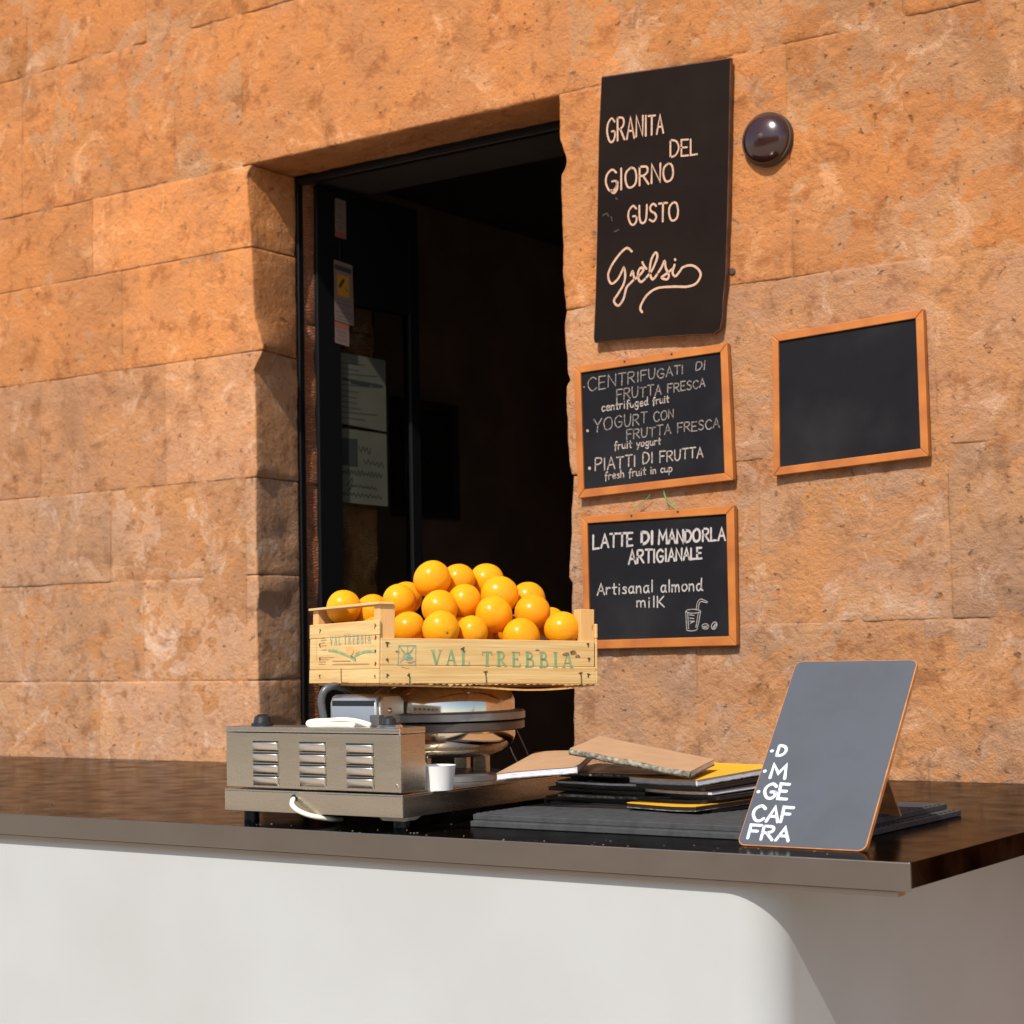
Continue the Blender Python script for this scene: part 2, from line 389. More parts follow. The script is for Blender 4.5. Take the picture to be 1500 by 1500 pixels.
WY = 3.62                                   # street face of the wall
JL, JR, LZ = -3.375, -2.373, EYE+1.31       # opening: left jamb, right jamb, lintel underside
def interp(tab, x):
    if x <= tab[0][0]: return tab[0][1]
    for (a, b), (c, d) in zip(tab, tab[1:]):
        if x <= c: return b+(d-b)*(x-a)/(c-a)
    return tab[-1][1]
jr = [(198,831),(213,834),(225,839),(236,838),(244,831),(270,831),(330,834),(400,834),(425,837),(445,840),(460,837),(470,835),(520,838),(548,840),(553,844),(559,843),(565,838),(600,838),(640,840),(670,842),(700,848),(740,846),(800,843),(825,842),(845,842),(855,848),(900,847),(935,845),(1010,850),(1090,850)]
def jag_r(z):                                # ragged edge of the right jamb, metres
    y = 943-(z-EYE)*624
    if y < 198 or y > 1090: return .006*noise.noise(Vector((z*9, 3, 1)))
    return (interp(jr, y)-(829+(y-198)*.0235))*.0019
jl = [(238,362),(251,361),(290,363),(318,366),(391,370),(440,372),(465,374),(490,382),(508,387),(520,384),(530,378),(538,373),(571,375),(640,377),(691,379),(705,376),(798,378),(850,380),(865,383),(890,379),(965,381),(1058,385)]
def jag_l(z):
    y = 953-(z-EYE)*551
    if y < 238 or y > 1058: return .006*noise.noise(Vector((z*9, 7, 1)))
    return (interp(jl, y)-(366+(y-238)*.0165))*.0024
def block(x0, x1, y0, y1, z0, z1, res=.015, rr=.0045, amp=.0050, jag=None, seed=0):
    nx, ny, nz = [max(2, int(round((b-a)/res))) for a, b in ((x0, x1), (y0, y1), (z0, z1))]
    if ny > 8: ny = 8
    nx += 2; ny += 2; nz += 2
    def cu(a, b, i, n):
        if i in (0, n): return a if i == 0 else b
        e = rr*1.6; return a+e+(b-a-2*e)*(i-1)/(n-2)
    idx = {}; V = []; F = []
    def vid(i, j, k):
        key = (i, j, k)
        if key in idx: return idx[key]
        p = Vector((cu(x0, x1, i, nx), cu(y0, y1, j, ny), cu(z0, z1, k, nz)))
        q = Vector((min(max(p.x, x0+rr), x1-rr), min(max(p.y, y0+rr), y1-rr), min(max(p.z, z0+rr), z1-rr)))
        d = (p-q).normalized(); r = rr*(1+.5*noise.noise(p*11))
        p2 = q+d*r
        a = amp*(noise.noise(p*6+Vector((seed, 0, 0)))+.6*noise.noise(p*17)+.5*noise.noise(p*38)+.3*noise.noise(p*70))
        a -= amp*2.2*max(0, noise.noise(p*14+Vector((9, seed, 0)))-.42)*2+amp*1.8*max(0, noise.noise(p*33+Vector((4, 0, seed)))-.45)*2
        p2 += d*a
        if jag:
            side, fn = jag
            e = (x1-p.x) if side > 0 else (p.x-x0)
            t = max(0, 1-e/.10)
            if side > 0: t *= max(0, 1-(p.y-y0)/.17)**.5        # the waver dies out towards the door frame
            p2.x += fn(p2.z)*t*t
        idx[key] = len(V); V.append(tuple(p2)); return idx[key]
    def face(fn, a, b, flip):
        for i in range(a):
            for j in range(b):
                q = [fn(i, j), fn(i+1, j), fn(i+1, j+1), fn(i, j+1)]
                F.append(tuple(q[::-1] if flip else q))
    face(lambda i, k: vid(i, 0, k), nx, nz, False)
    face(lambda j, k: vid(0, j, k), ny, nz, True); face(lambda j, k: vid(nx, j, k), ny, nz, False)
    face(lambda i, j: vid(i, j, 0), nx, ny, True); face(lambda i, j: vid(i, j, nz), nx, ny, False)
    F.append((vid(0, ny, 0), vid(0, ny, nz), vid(nx, ny, nz), vid(nx, ny, 0)))
    me = bpy.data.meshes.new('stone_block'); me.from_pydata(V, [], F); me.update()
    return me
wall = thing('stone_wall', 'old orange limestone wall with a ragged doorway, hung with chalkboards', 'wall', (JL, WY, 0))
def add_block(x0, x1, z0, z1, jag=None, tint=None, boost=1, y1=3.80, matn='stone', y0=None, **k):
    g = .0003
    y0 = WY+rnd.uniform(-.0012, .0018) if y0 is None else y0
    me = block(x0+g, x1-g, y0, y1, z0+g, z1-g, jag=jag, seed=rnd.uniform(0, 50), **k)
    o = obj('stone_block', me, matn, wall, smooth=True)
    t = tint or (rnd.uniform(.92, 1.1),)*3
    zc = (z0+z1)/2-EYE
    v = rnd.uniform(.92, 1.08)
    if tint is None:                       # upper courses tinted more orange, standing in for the warm light up there
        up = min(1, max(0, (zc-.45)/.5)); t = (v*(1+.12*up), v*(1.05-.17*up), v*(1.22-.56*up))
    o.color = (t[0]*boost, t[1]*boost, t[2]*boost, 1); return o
# right of the opening
zr = [-1.295, -.98, -.64, -.30, .035, .395, .79, 1.31]
firsts = [.55, .42, .62, .335, .50, .36, .60]
for i in range(len(zr)-1):
    x = JR; first = True
    while x < .6:
        L_ = firsts[i] if first else rnd.uniform(.42, .72)
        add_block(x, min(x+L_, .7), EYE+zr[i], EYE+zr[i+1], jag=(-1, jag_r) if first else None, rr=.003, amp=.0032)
        x += L_; first = False
# left of the opening: jamb stones and field stones
zl = [-1.295, -.85, -.45, -.08, .20, .46, .80, 1.085, 1.31]
fl = [.5, .35, .6, .42, .55, .33, .5, .62]
for i in range(len(zl)-1):
    x = JL; first = True
    while x > -5.9:
        L_ = fl[i] if first else rnd.uniform(.42, .72)
        add_block(max(x-L_, -6), x, EYE+zl[i], EYE+zl[i+1], jag=(1, jag_l) if first else None, boost=1.28 if first else 1, matn='stone', rr=.003, amp=.0020)  # jamb stones lightened to make up for weak bounce light on the reveal
        x -= L_; first = False
# lintel and the courses above
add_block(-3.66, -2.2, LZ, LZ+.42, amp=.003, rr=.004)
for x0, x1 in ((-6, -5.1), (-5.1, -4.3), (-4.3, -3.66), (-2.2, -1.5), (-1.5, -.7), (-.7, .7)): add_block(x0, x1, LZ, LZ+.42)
for k in range(3):
    x = -6; z = LZ+.42+k*.4
    while x < .6:
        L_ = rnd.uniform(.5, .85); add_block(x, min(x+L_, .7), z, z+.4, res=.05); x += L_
# inner reveal behind the door frame
for z0, z1 in ((0, .9), (.9, 1.75), (1.75, 2.2), (2.2, LZ)):
    add_block(JL-.5, JL, z0, z1, y0=3.83, y1=4.14, matn='stone_rev', tint=(1.3, 1.1, 1.1), res=.04)  # tint brightens the shaded inner reveal in place of light
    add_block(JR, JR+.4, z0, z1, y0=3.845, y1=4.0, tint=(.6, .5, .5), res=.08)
m_ = MB()
m_.box((-6, WY+.0016, 0), (JL-.03, 3.82, 3.9)); m_.box((JR+.03, WY+.0016, 0), (.7, 3.82, 3.9)); m_.box((JL-.03, WY+.006, LZ+.03), (JR+.03, 3.82, 3.9))
obj('mortar', m_, 'stone', wall).color = (1.08, 1.0, .95, 1)
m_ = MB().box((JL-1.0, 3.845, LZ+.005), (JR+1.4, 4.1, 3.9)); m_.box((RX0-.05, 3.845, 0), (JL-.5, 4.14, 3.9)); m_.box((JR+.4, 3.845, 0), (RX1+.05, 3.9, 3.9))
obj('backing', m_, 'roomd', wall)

# small iron hook and stains on the wall
p = onY(1073, 398, WY)
hk = obj('wall_hook', MB().lathe([(0, -.004), (.006, -.004), (.0085, -.002), (.0085, .02)], p, 14, 'Y'), 'hole', smooth='auto')
tag(hk, 'small dark round peg in the wall right of the tall chalkboard', 'peg')

# ------------------------------------------------------------------ door frame and open glass door
df = thing('door_frame', 'thin black metal frame lining the stone doorway', 'door frame', (JL, 3.81, 0))
obj('frame_post', MB().box((JL-.002, 3.805, .02), (JL+.005, 3.826, LZ-.004)), 'black_al', df, bevel=.002)
obj('frame_post', MB().box((JR-.02, 3.805, .02), (JR+.002, 3.84, LZ-.004)), 'black_al', df, bevel=.002)
obj('frame_head', MB().box((JL+.005, 3.805, LZ-.02), (JR-.02, 3.83, LZ-.004)), 'black_al', df, bevel=.002)
da = math.radians(5.2)
dm = Matrix.Translation((JL+.012, 3.875, 0)) @ Matrix(((math.sin(da), -math.cos(da), 0), (math.cos(da), math.sin(da), 0), (0, 0, 1))).to_4x4()
dn = Vector((math.cos(da), -math.sin(da), 0))
door = thing('glass_door', 'black framed glass door folded back inside the doorway with stickers and notices', 'door', m=dm)
DW, DT = .415, .032                           # local x runs along the leaf, -y is the face towards the opening
obj('stile', MB().box((0, 0, .03), (.088, DT, LZ-.008)), 'black_al', door, bevel=.002, local=True)
obj('stile', MB().box((DW-.04, 0, .03), (DW, DT, LZ-.008)), 'black_al', door, bevel=.002, local=True)
obj('rail', MB().box((.088, 0, LZ-.33), (DW-.04, DT, LZ-.008)), 'black_al', door, bevel=.002, local=True)
obj('rail', MB().box((.088, 0, .03), (DW-.04, DT, .30)), 'black_al', door, bevel=.002, local=True)
obj('glass_pane', MB().box((.088, .012, .30), (DW-.04, .018, LZ-.33)), 'glass', door, local=True)
obj('handle', MB().tube([(DW-.02, -.001, .98), (DW-.02, -.035, .99), (DW-.02, -.035, 1.15), (DW-.02, -.001, 1.16)], .007), 'black_al', door, local=True, smooth=True)
dp0 = dm @ Vector((0, -.0006, 0))
def dplane(off=0): return (lambda x, y: onP(x, y, dp0+dn*off, dn)), dn, 5.1/FPX
def dquad(name, pts, material, off, label=None, parent=None, back=.0):
    P, n, _ = dplane(off); poly = [P(*q) for q in pts]
    return obj(name, MB().prism(poly, n*.0004), material, parent or door, label=label)
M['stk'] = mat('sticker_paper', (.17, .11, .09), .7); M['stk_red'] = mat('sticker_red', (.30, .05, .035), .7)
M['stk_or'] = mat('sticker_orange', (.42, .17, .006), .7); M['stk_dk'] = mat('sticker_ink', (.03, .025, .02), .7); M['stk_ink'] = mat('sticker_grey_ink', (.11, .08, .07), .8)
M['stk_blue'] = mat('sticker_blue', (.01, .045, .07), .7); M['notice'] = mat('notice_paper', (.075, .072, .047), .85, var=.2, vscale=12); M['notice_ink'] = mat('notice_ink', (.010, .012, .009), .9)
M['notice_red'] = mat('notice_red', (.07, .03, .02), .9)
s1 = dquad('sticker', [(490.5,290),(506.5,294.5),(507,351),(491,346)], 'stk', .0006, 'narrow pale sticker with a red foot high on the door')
dquad('red_band', [(491.5,338.5),(506.3,343),(506.5,350),(491.7,345)], 'stk_red', .0012, parent=s1)
mb = MB(); pl = dplane(.0013)
strokes(mb, [[(495,299),(502,301)], [(496,304),(500,305)], [(494,314),(503,317)], [(495,318),(501,320)], [(493,325),(505,328)], [(496,331),(503,333)], [(497,335),(502,336)]], 2.0, pl, False)
obj('print', mb, 'stk_ink', s1)
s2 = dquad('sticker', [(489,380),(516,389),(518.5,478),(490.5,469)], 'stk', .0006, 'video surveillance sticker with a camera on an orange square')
dquad('title_band', [(490,386.5),(514.5,395),(514.7,402),(490.3,393.5)], 'stk_dk', .0012, parent=s2)
dquad('orange_square', [(494,401),(511,406),(511.5,437),(494.5,432)], 'stk_or', .0012, parent=s2)
mb = MB(); pl = dplane(.0019)
strokes(mb, [[(498,419),(503,411)]], 5.5, pl, False); strokes(mb, [[(505,422),(508,426),(510,427)]], 1.0, pl)
obj('camera_icon', mb, 'stk_dk', s2)
mb = MB(); pl = dplane(.0013)
strokes(mb, [[(493,438),(513,443)], [(493,443),(515,449.5)], [(500,450.5),(504,452)], [(492,455),(516,462)], [(493,461),(515,467.5)], [(493,466),(513,472)]], 1.7, pl, False)
obj('print', mb, 'stk_ink', s2)
s3 = dquad('sticker', [(490.5,470.5),(511,477),(511.5,508),(491,502)], 'stk', .0003, 'small red and white sticker hanging below the surveillance sticker')
mb = MB(); strokes(mb, [[(491,473),(510,479)], [(492,477),(500,480)], [(503,480),(510,483)]], 2.8, dplane(.0009), False)
obj('red_print', mb, 'stk_red', s3)
mb = MB(); strokes(mb, [[(493,484),(508,489)], [(496,490),(505,493)], [(493,496),(508,500)]], 1.8, dplane(.0009), False)
obj('print', mb, 'stk_ink', s3)
GB = -.0185                                   # papers taped to the inside of the glass
mb = MB(); P, n_, _ = dplane(-.0108)
sb = obj('sticker', MB().prism([P(530+14*math.cos(a), 417+26.5*math.sin(a)+2*math.cos(a)) for a in [math.tau*k/24 for k in range(24)]], n_*.0004), 'stk_blue', door, label='round dark blue sticker on the glass')
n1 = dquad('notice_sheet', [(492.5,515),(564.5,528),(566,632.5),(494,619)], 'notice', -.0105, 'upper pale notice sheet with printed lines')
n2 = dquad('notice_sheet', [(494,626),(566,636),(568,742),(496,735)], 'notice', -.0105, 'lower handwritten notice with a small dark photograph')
mb = MB(); pl = dplane(-.0099)
L_ = []
for i in range(11):
    y = 531+i*8; L_.append([(499, y), (499+rnd.uniform(20, 58), y+6*rnd.uniform(.6, 1))])
strokes(mb, L_, 1.2, pl, False); strokes(mb, [[(503,555),(560,566)], [(515,560),(540,565)]], 4, pl, False)
obj('printed_lines', mb, 'notice_ink', n1)
dquad('photograph', [(498,641),(523,643),(523.5,683),(498.5,681)], 'notice_ink', -.0099, parent=n2)
def squig(x0, y0, x1, y1, h, nseg):
    return [(x0+(x1-x0)*i/nseg, y0+(y1-y0)*i/nseg+(h if i % 2 else -h)*rnd.uniform(.4, 1)) for i in range(nseg+1)]
mb = MB(); strokes(mb, [squig(526,657,543,660,6,6), squig(533,676,562,682,4,9), squig(500,690,560,697,4,24), squig(524,712,552,716,2.5,11), squig(501,722,560,729,3,20), [(508,712),(516,700),(514,714),(509,718)], squig(514,711,522,712,2,4)], 1.8, dplane(-.0099))
obj('handwriting', mb, 'notice_ink', n2)
# framed panel hanging inside, barely visible in the dark
pfm = mat('dim_frame', (.03, .022, .018), .5)
a_, b_ = onX(618, 552, -3.9), onX(640, 742, -3.9)
pf = thing('picture_frame', 'dim dark picture frame on the wall deep inside the doorway', 'picture frame', (-4.28, a_.y, 1.2))
z0, z1 = b_.z, a_.z; ya, yb = 5.35, 5.75
for q in (((ya, z0), (ya+.03, z1)), ((yb-.03, z0), (yb, z1)), ((ya+.03, z0), (yb-.03, z0+.03)), ((ya+.03, z1-.03), (yb-.03, z1))):
    obj('frame_bar', MB().box((-4.298, q[0][0], q[0][1]), (-4.27, q[1][0], q[1][1])), pfm, pf, bevel=.003)
obj('picture', MB().box((-4.298, ya+.03, z0+.03), (-4.285, yb-.03, z1-.03)), 'black', pf)

# ------------------------------------------------------------------ chalkboards
def framed_board(label, outer, inner, Y=3.601, nails=(), scale_d=4.1):
    O = [onY(x, y, Y) for x, y in outer]; I = [onY(x, y, Y) for x, y in inner]
    t = thing('chalkboard', label, 'chalkboard', tuple((O[0]+O[1]+O[2]+O[3])/4), 'framed chalkboards hung on the stone wall')
    dep = Vector((0, .016, 0))
    for k in range(4):
        j = (k+1) % 4; g = (O[j]-O[k]).normalized()*.0004
        obj('frame_rail', MB().prism([O[k]+g, O[j]-g, I[j]-g, I[k]+g], dep), 'frame', t, bevel=.0014)
    obj('slate', MB().prism([q+Vector((0, .005, 0)) for q in I], Vector((0, .006, 0))), 'slate', t)
    for x, y in nails:
        obj('nail', MB().lathe([(0, -.0018), (.0022, -.0015), (.0022, .003)], onY(x, y, Y), 10, 'Y'), 'black', t)
    return t
b1 = framed_board('orange framed chalkboard listing centrifugati, yogurt and fruit plates',
  [(840,537),(1065,502),(1074,703),(846.4,730)], [(850,546),(1055,515.6),(1061,693),(855,717)], nails=((915,529.5),(984,518.5)))
b2 = framed_board('orange framed chalkboard with latte di mandorla and a drawn glass',
  [(851,757),(1075,740),(1078.5,945.5),(856,951)], [(860,766.6),(1063.5,753),(1067.5,932),(864,938)], nails=((925,755.5),(993,749.5)))
b3 = framed_board('blank orange framed chalkboard at the right, across from the fruit menu board',
  [(1130,490),(1352,452),(1360,668),(1133,697)], [(1140,500),(1341,466),(1348,657),(1142,684)])
PL = Yplane(3.6050, 4.1)
def txt(board, name, material, fn):
    mb = Multi(); fn(mb)
    for q in mb.l: obj(name, q, material, board)
def T1(mb):
    write(mb, 'CENTRIFUGATI', (861,573), (1001,547), 19, 12.5, 1.7, PL, jit=.06); write(mb, 'DI', (1019,543.5), (1033,540.5), 13, 13, 1.7, PL, slant=.1)
    write(mb, 'FRUTTA FRESCA', (903.5,587), (1033,566.5), 15.5, 11.5, 1.7, PL, jit=.06)
    write(mb, 'YOGURT CON', (870,633), (987,612), 20, 12, 1.7, PL, jit=.06)
    write(mb, 'FRUTTA FRESCA', (918,644), (1054,626), 14, 13, 1.7, PL, jit=.06)
def T1b(mb):
    write(mb, 'PIATTI DI FRUTTA', (872,690), (1030,669), 18, 14, 1.9, PL, jit=.06)
    write(mb, 'centrifuged fruit', (881.6,602.5), (980,589), 12, 10, 1.7, PL); write(mb, 'fruit yogurt', (900,658.5), (968,650.5), 11, 10, 1.7, PL)
    write(mb, 'fresh fruit in cup', (886,702.5), (985,690.5), 11, 10.5, 1.6, PL)
    for x, y, r in ((855.5,567,.9), (860.5,631,2), (863.5,686,2.2)): strokes(mb, [[(x-.2, y), (x+.2, y)]], 2.2*r, PL, False)
txt(b1, 'chalk_lettering', 'faint', T1); txt(b1, 'chalk_lettering', 'chalk', T1b)
def T2(mb):
    write(mb, 'LATTE', (869,804), (927,798.5), 20, 18, 3.1, PL); write(mb, 'DI', (940,797.5), (957,796), 17.5, 17.5, 4.2, PL)
    write(mb, 'MANDO', (965,796.5), (1026,793), 18.5, 17.5, 3.6, PL); write(mb, 'RLA', (1029.5,792.5), (1062.5,791), 18.5, 18.5, 2.8, PL)
    write(mb, 'ARTIGIANALE', (921,826), (1028,818), 19.5, 15.5, 3.1, PL)
    write(mb, 'Artisanal', (875,871.5), (957,867), 16, 16.5, 2.0, PL); write(mb, 'almond', (968,867), (1029,865.5), 16.5, 17, 2.0, PL)
    write(mb, 'mil', (933,889.5), (960,889.5), 14.5, 16, 1.9, PL); write(mb, 'K', (963,889.5), (973,889), 15.5, 15.5, 1.9, PL)
txt(b2, 'chalk_lettering', 'chalk2', T2)
def q5(L): return [(820+.22*a, 720+.22*b) for a, b in L]
def ell(cx, cy, rx, ry, rot=0, n=16): return [(cx+rx*math.cos(a)*math.cos(rot)-ry*math.sin(a)*math.sin(rot), cy+rx*math.cos(a)*math.sin(rot)+ry*math.sin(a)*math.cos(rot)) for a in [math.tau*k/n for k in range(n+1)]]
def T3(mb):
    strokes(mb, [q5(l) for l in (ell(888,797,48,13), [(838,800),(846,925)], [(846,925),(880,928),(912,922)], [(938,795),(925,870),(912,922)], [(852,812),(858,915)], [(922,812),(906,905)], [(862,820),(895,826)], [(864,842),(893,846)], [(866,862),(895,866)], [(868,880),(896,860)],
      [(908,790),(915,745),(930,720),(950,718),(985,736)], [(922,792),(927,752),(940,732),(980,742)])], .9, PL)
    strokes(mb, [q5(l) for l in (ell(970,898,22,18), [(955,900),(985,895)], [(960,906),(982,904)])], .9, PL)
    strokes(mb, [q5(l) for l in (ell(1028,893,17,26,.4), [(1018,908),(1038,878)], [(1024,912),(1044,884)])], .9, PL)
txt(b2, 'chalk_drawing', 'chalk2', T3)
for L in (((925,755),(932,742),(945,733),(952,725)), ((993,749),(990,741),(984,736),(976,729),(972,718)), ((993,749),(986,742),(978,736),(972,722))):
    obj('hanging_string', MB().tube([onY(x, y, 3.607) for x, y in L], .0008, 5), 'string', b2)

# tall unframed chalkboard
TB = thing('chalkboard', 'tall unframed black chalkboard reading del giorno gusto in chalk letters tinted for warm light', 'chalkboard', tuple(onY(965, 350, 3.6)))
out = [(881,112),(1070,84),(1068,198),(1066,300),(1063,403),(1059,440),(1058,465),(1055,482),(1049,486),(1046,489),(1010,490.5),(957,494),(910,498),(871,502),(869.5,496),(872,440),(874,360),(875.5,280),(877,198)]
outl = [onY(x, y, 3.598) for x, y in out]
obj('board_panel', MB().prism([q+Vector((0, .0006, 0)) for q in outl], (0, .011, 0)), 'boardedge', TB)
cen = sum(outl, Vector())/len(outl)
obj('writing_face', MB().prism([cen+(q-cen)*.994 for q in outl], (0, .0005, 0)), 'slate_brown', TB)
PT = Yplane(3.5972, 4.1)
def q2(L): return [(750+a/3.75, 190+b/3.75) for a, b in L]
def TT(mb):
    write(mb, 'GRANITA', (889,208), (972,194), 34, 27, 2.9, PT)
    write(mb, 'DEL', (982,231), (1022,226.5), 25, 23, 2.6, PT); write(mb, 'GIORNO', (887,281), (987,264), 31, 25, 3.1, PT, jit=.05)
    write(mb, 'GUSTO', (920,329), (994,321), 26, 26, 3.0, PT, jit=.05)
    strokes(mb, [q2([(545,335),(560,345),(575,325),(578,290)])], 4.5, PT)
def TG(mb):
    strokes(mb, [q2(l) for l in ([(658,668),(630,650),(590,685),(548,745),(528,800),(545,845),(580,822),(605,775),(615,758),(622,800),(612,850),(580,905),(560,940),(583,967),(612,930),(628,870),(648,845),(668,825)],
      [(652,800),(662,778),(668,800),(672,822)], [(672,822),(700,800),(722,770),(708,758),(692,785),(697,826),(712,835),(735,815)], [(716,728),(724,745),(738,764)],
      [(735,815),(770,770),(798,700),(788,675),(765,715),(757,780),(772,822),(800,790)], [(800,790),(822,755),(838,722),(845,760),(862,800),(850,822),(822,812),(850,790),(880,765)],
      [(893,742),(882,785),(897,805),(920,780),(940,755),(985,745),(1022,765),(1036,800),(1010,845),(960,862),(890,862),(800,870),(745,905),(712,955),(705,985),(715,1002)], [(895,712),(897,716)])], 3.5, PT)
txt(TB, 'chalk_lettering', 'chalk_warm', TT); txt(TB, 'script_lettering', 'chalk_warm', TG)
mb = MB(); PF = Yplane(3.5974, 4.1)
M['smudge'] = mat('chalk_smudge', (.07, .05, .045), .95, vscale=200, col2=(.026, .018, .015), mixlo=.3, mixhi=.6)
strokes(mb, [q2(l) for l in ([(500,470),(520,460),(530,475)], [(545,480),(550,500)], [(570,375),(578,382)], [(562,560),(585,550)])], 2.2, PF)
obj('chalk_smudges', mb, 'smudge', TB, kind='stuff')

# ------------------------------------------------------------------ lamp, upper right corner
lp = onY(1123, 204, WY-.012); ls = (lp-CAM).dot(FW)/FPX
R_ = 39*ls
lt = thing('wall_lamp', 'dark brown round glass wall lamp right of the tall chalkboard', 'lamp', (lp.x, WY, lp.z))
obj('glass_dome', MB().lathe([(0, -.030), (R_*.35, -.0285), (R_*.68, -.022), (R_*.9, -.012), (R_*.985, -.002), (R_*.985, .004)], lp, 40, 'Y'), 'lamp', lt, smooth=True)
obj('rim_ring', MB().lathe([(R_*.93, -.003), (R_*1.02, -.003), (R_*1.03, .0), (R_*1.03, .012), (R_*.93, .012)], lp, 40, 'Y'), 'hole', lt, smooth='auto')
obj('glass_bead', MB().lathe([(0, -.034), (.006, -.033), (.009, -.028), (.010, -.022)], lp, 16, 'Y'), 'hole', lt, smooth=True)

# ------------------------------------------------------------------ counter
CZ = 1.0; CY = 2.29; ER = EYE
ct = thing('counter', 'white fronted serving counter with a dark steel top and steel edge', 'counter', (-2.4, CY+.6, 0))
X0, X1 = -5.2, -.98
obj('countertop', MB().box((X0, CY+.0035, CZ-.034), (X1, 3.605, CZ)), 'steel_top', ct, bevel=.0015)
obj('edge_trim', MB().box((X0, CY, CZ-.0375), (X1, CY+.003, CZ+.0006)), 'edge_steel', ct, bevel=.0012)
obj('edge_lip', MB().box((X0, CY+.0045, CZ-.046), (X1-.02, CY+.03, CZ-.0378)), 'edge_steel', ct, bevel=.001)
pts = [(X0+.02, CY+.016)]; cx = -1.195; rc = .07
pts += [(cx-rc+rc*math.sin(a), CY+.016+rc-rc*math.cos(a)) for a in [math.pi/2*k/10 for k in range(11)]]
pts += [(cx, 3.6), (X0+.02, 3.6)]
obj('front_panel', MB().prism([(x, y, .08) for x, y in pts], (0, 0, CZ-.0465-.08)), 'white', ct, smooth='auto')
obj('plinth', MB().box((X0+.05, CY+.06, 0), (cx-.03, 3.5, .08)), 'black', ct)

cr_ = random.Random(5); mb = MB()
for i in range(150):
    x = cr_.uniform(-2.9, -1.1); y = CY+.006+cr_.random()**1.6*.30; s = cr_.uniform(.0005, .0016)
    if x > -1.78 and y > CY+.08: continue
    a = cr_.uniform(0, 3); m4 = Matrix.Translation((x, y, CZ+.0002)) @ Matrix.Rotation(a, 4, 'Z')
    mb.box((-s, -s*.6, 0), (s, s*.6, s*.5), m4)
cm = obj('crumbs', mb, 'tornedge'); tag(cm, 'pale crumbs and dust scattered along the front of the dark countertop', 'crumbs'); cm['kind'] = 'stuff'
# ------------------------------------------------------------------ rubber mats
def rubber_mat(label, x0, x1, y0, y1, z, h):
    t = thing('rubber_mat', label, 'bar mat', (x0, y0, z), 'ribbed rubber bar mats')
    obj('mat_sheet', MB().box((x0, y0, z), (x1, y1, z+h*.84)), 'rubber', t, bevel=.001)
    mb = MB(); n = int((y1-y0)/.018)
    for i in range(n): mb.box((x0+.004, y0+.003+i*.018, z+h*.84), (x1-.004, y0+.012+i*.018, z+h))
    obj('ribs', mb, 'rubber', t, kind='stuff')
    return t
ml = onZ(689, 1211, -.295)
rubber_mat('lower ribbed black rubber mat along the counter edge', ml.x, -1.16, ml.y, 2.93, CZ+.0005, .0105)
rubber_mat('upper ribbed black rubber mat carrying the menu booklets', ml.x+.002, -1.18, ml.y+.005, 2.92, CZ+.0112, .0105)
MZ = CZ+.0219

# ------------------------------------------------------------------ waffle iron with control box
cr = onD(588, 1165, 2.985)                  # front right top corner of the tray
TX, TY, TZ = cr.x, cr.y, cr.z
BL = onY(331, 1100, TY).x
wi = thing('waffle_iron', 'round stainless steel waffle iron on a tray with a louvred control box', 'waffle iron', ((TX+BL)/2, TY+.25, CZ))
tb = onY(588, 1199, TY).z
mb = MB(); TD = .52
mb.box((BL-.004, TY, TZ-.003), (TX+.002, TY+TD, TZ))
mb.box((BL-.004, TY, tb), (TX+.002, TY+.002, TZ-.003)); mb.box((BL-.004, TY+TD-.002, tb), (TX+.002, TY+TD, TZ-.003))
mb.box((TX, TY+.002, tb), (TX+.002, TY+TD-.002, TZ-.003)); mb.box((BL-.004, TY+.002, tb), (BL-.002, TY+TD-.002, TZ-.003))
obj('tray', mb, 'steel', wi, bevel=.0007)
for fx, fy in ((588, TY+.035), (369, TY+.035)):
    p = onY(fx, 1202, fy)
    obj('foot', MB().lathe([(0, CZ+.0003), (.0135, CZ+.0003), (.0135, CZ+.018), (.011, TZ-.004), (0, TZ-.004)], (p.x, p.y, 0), 20), 'black', wi, smooth='auto')
for fx in (BL+.03, TX-.03): obj('foot', MB().lathe([(0, CZ+.0003), (.0135, CZ+.0003), (.0135, CZ+.018), (.011, TZ-.004), (0, TZ-.004)], (fx, TY+TD-.04, 0), 20), 'black', wi, smooth='auto')
p = onY(573, 1196, TY+.02); obj('bracket', MB().prism([(p.x-.03, TY+.02, tb+.001), (p.x+.04, TY+.02, tb+.001), (p.x+.028, TY+.02, tb-.007), (p.x-.018, TY+.02, tb-.007)], (0, .03, 0)), 'cream', wi)
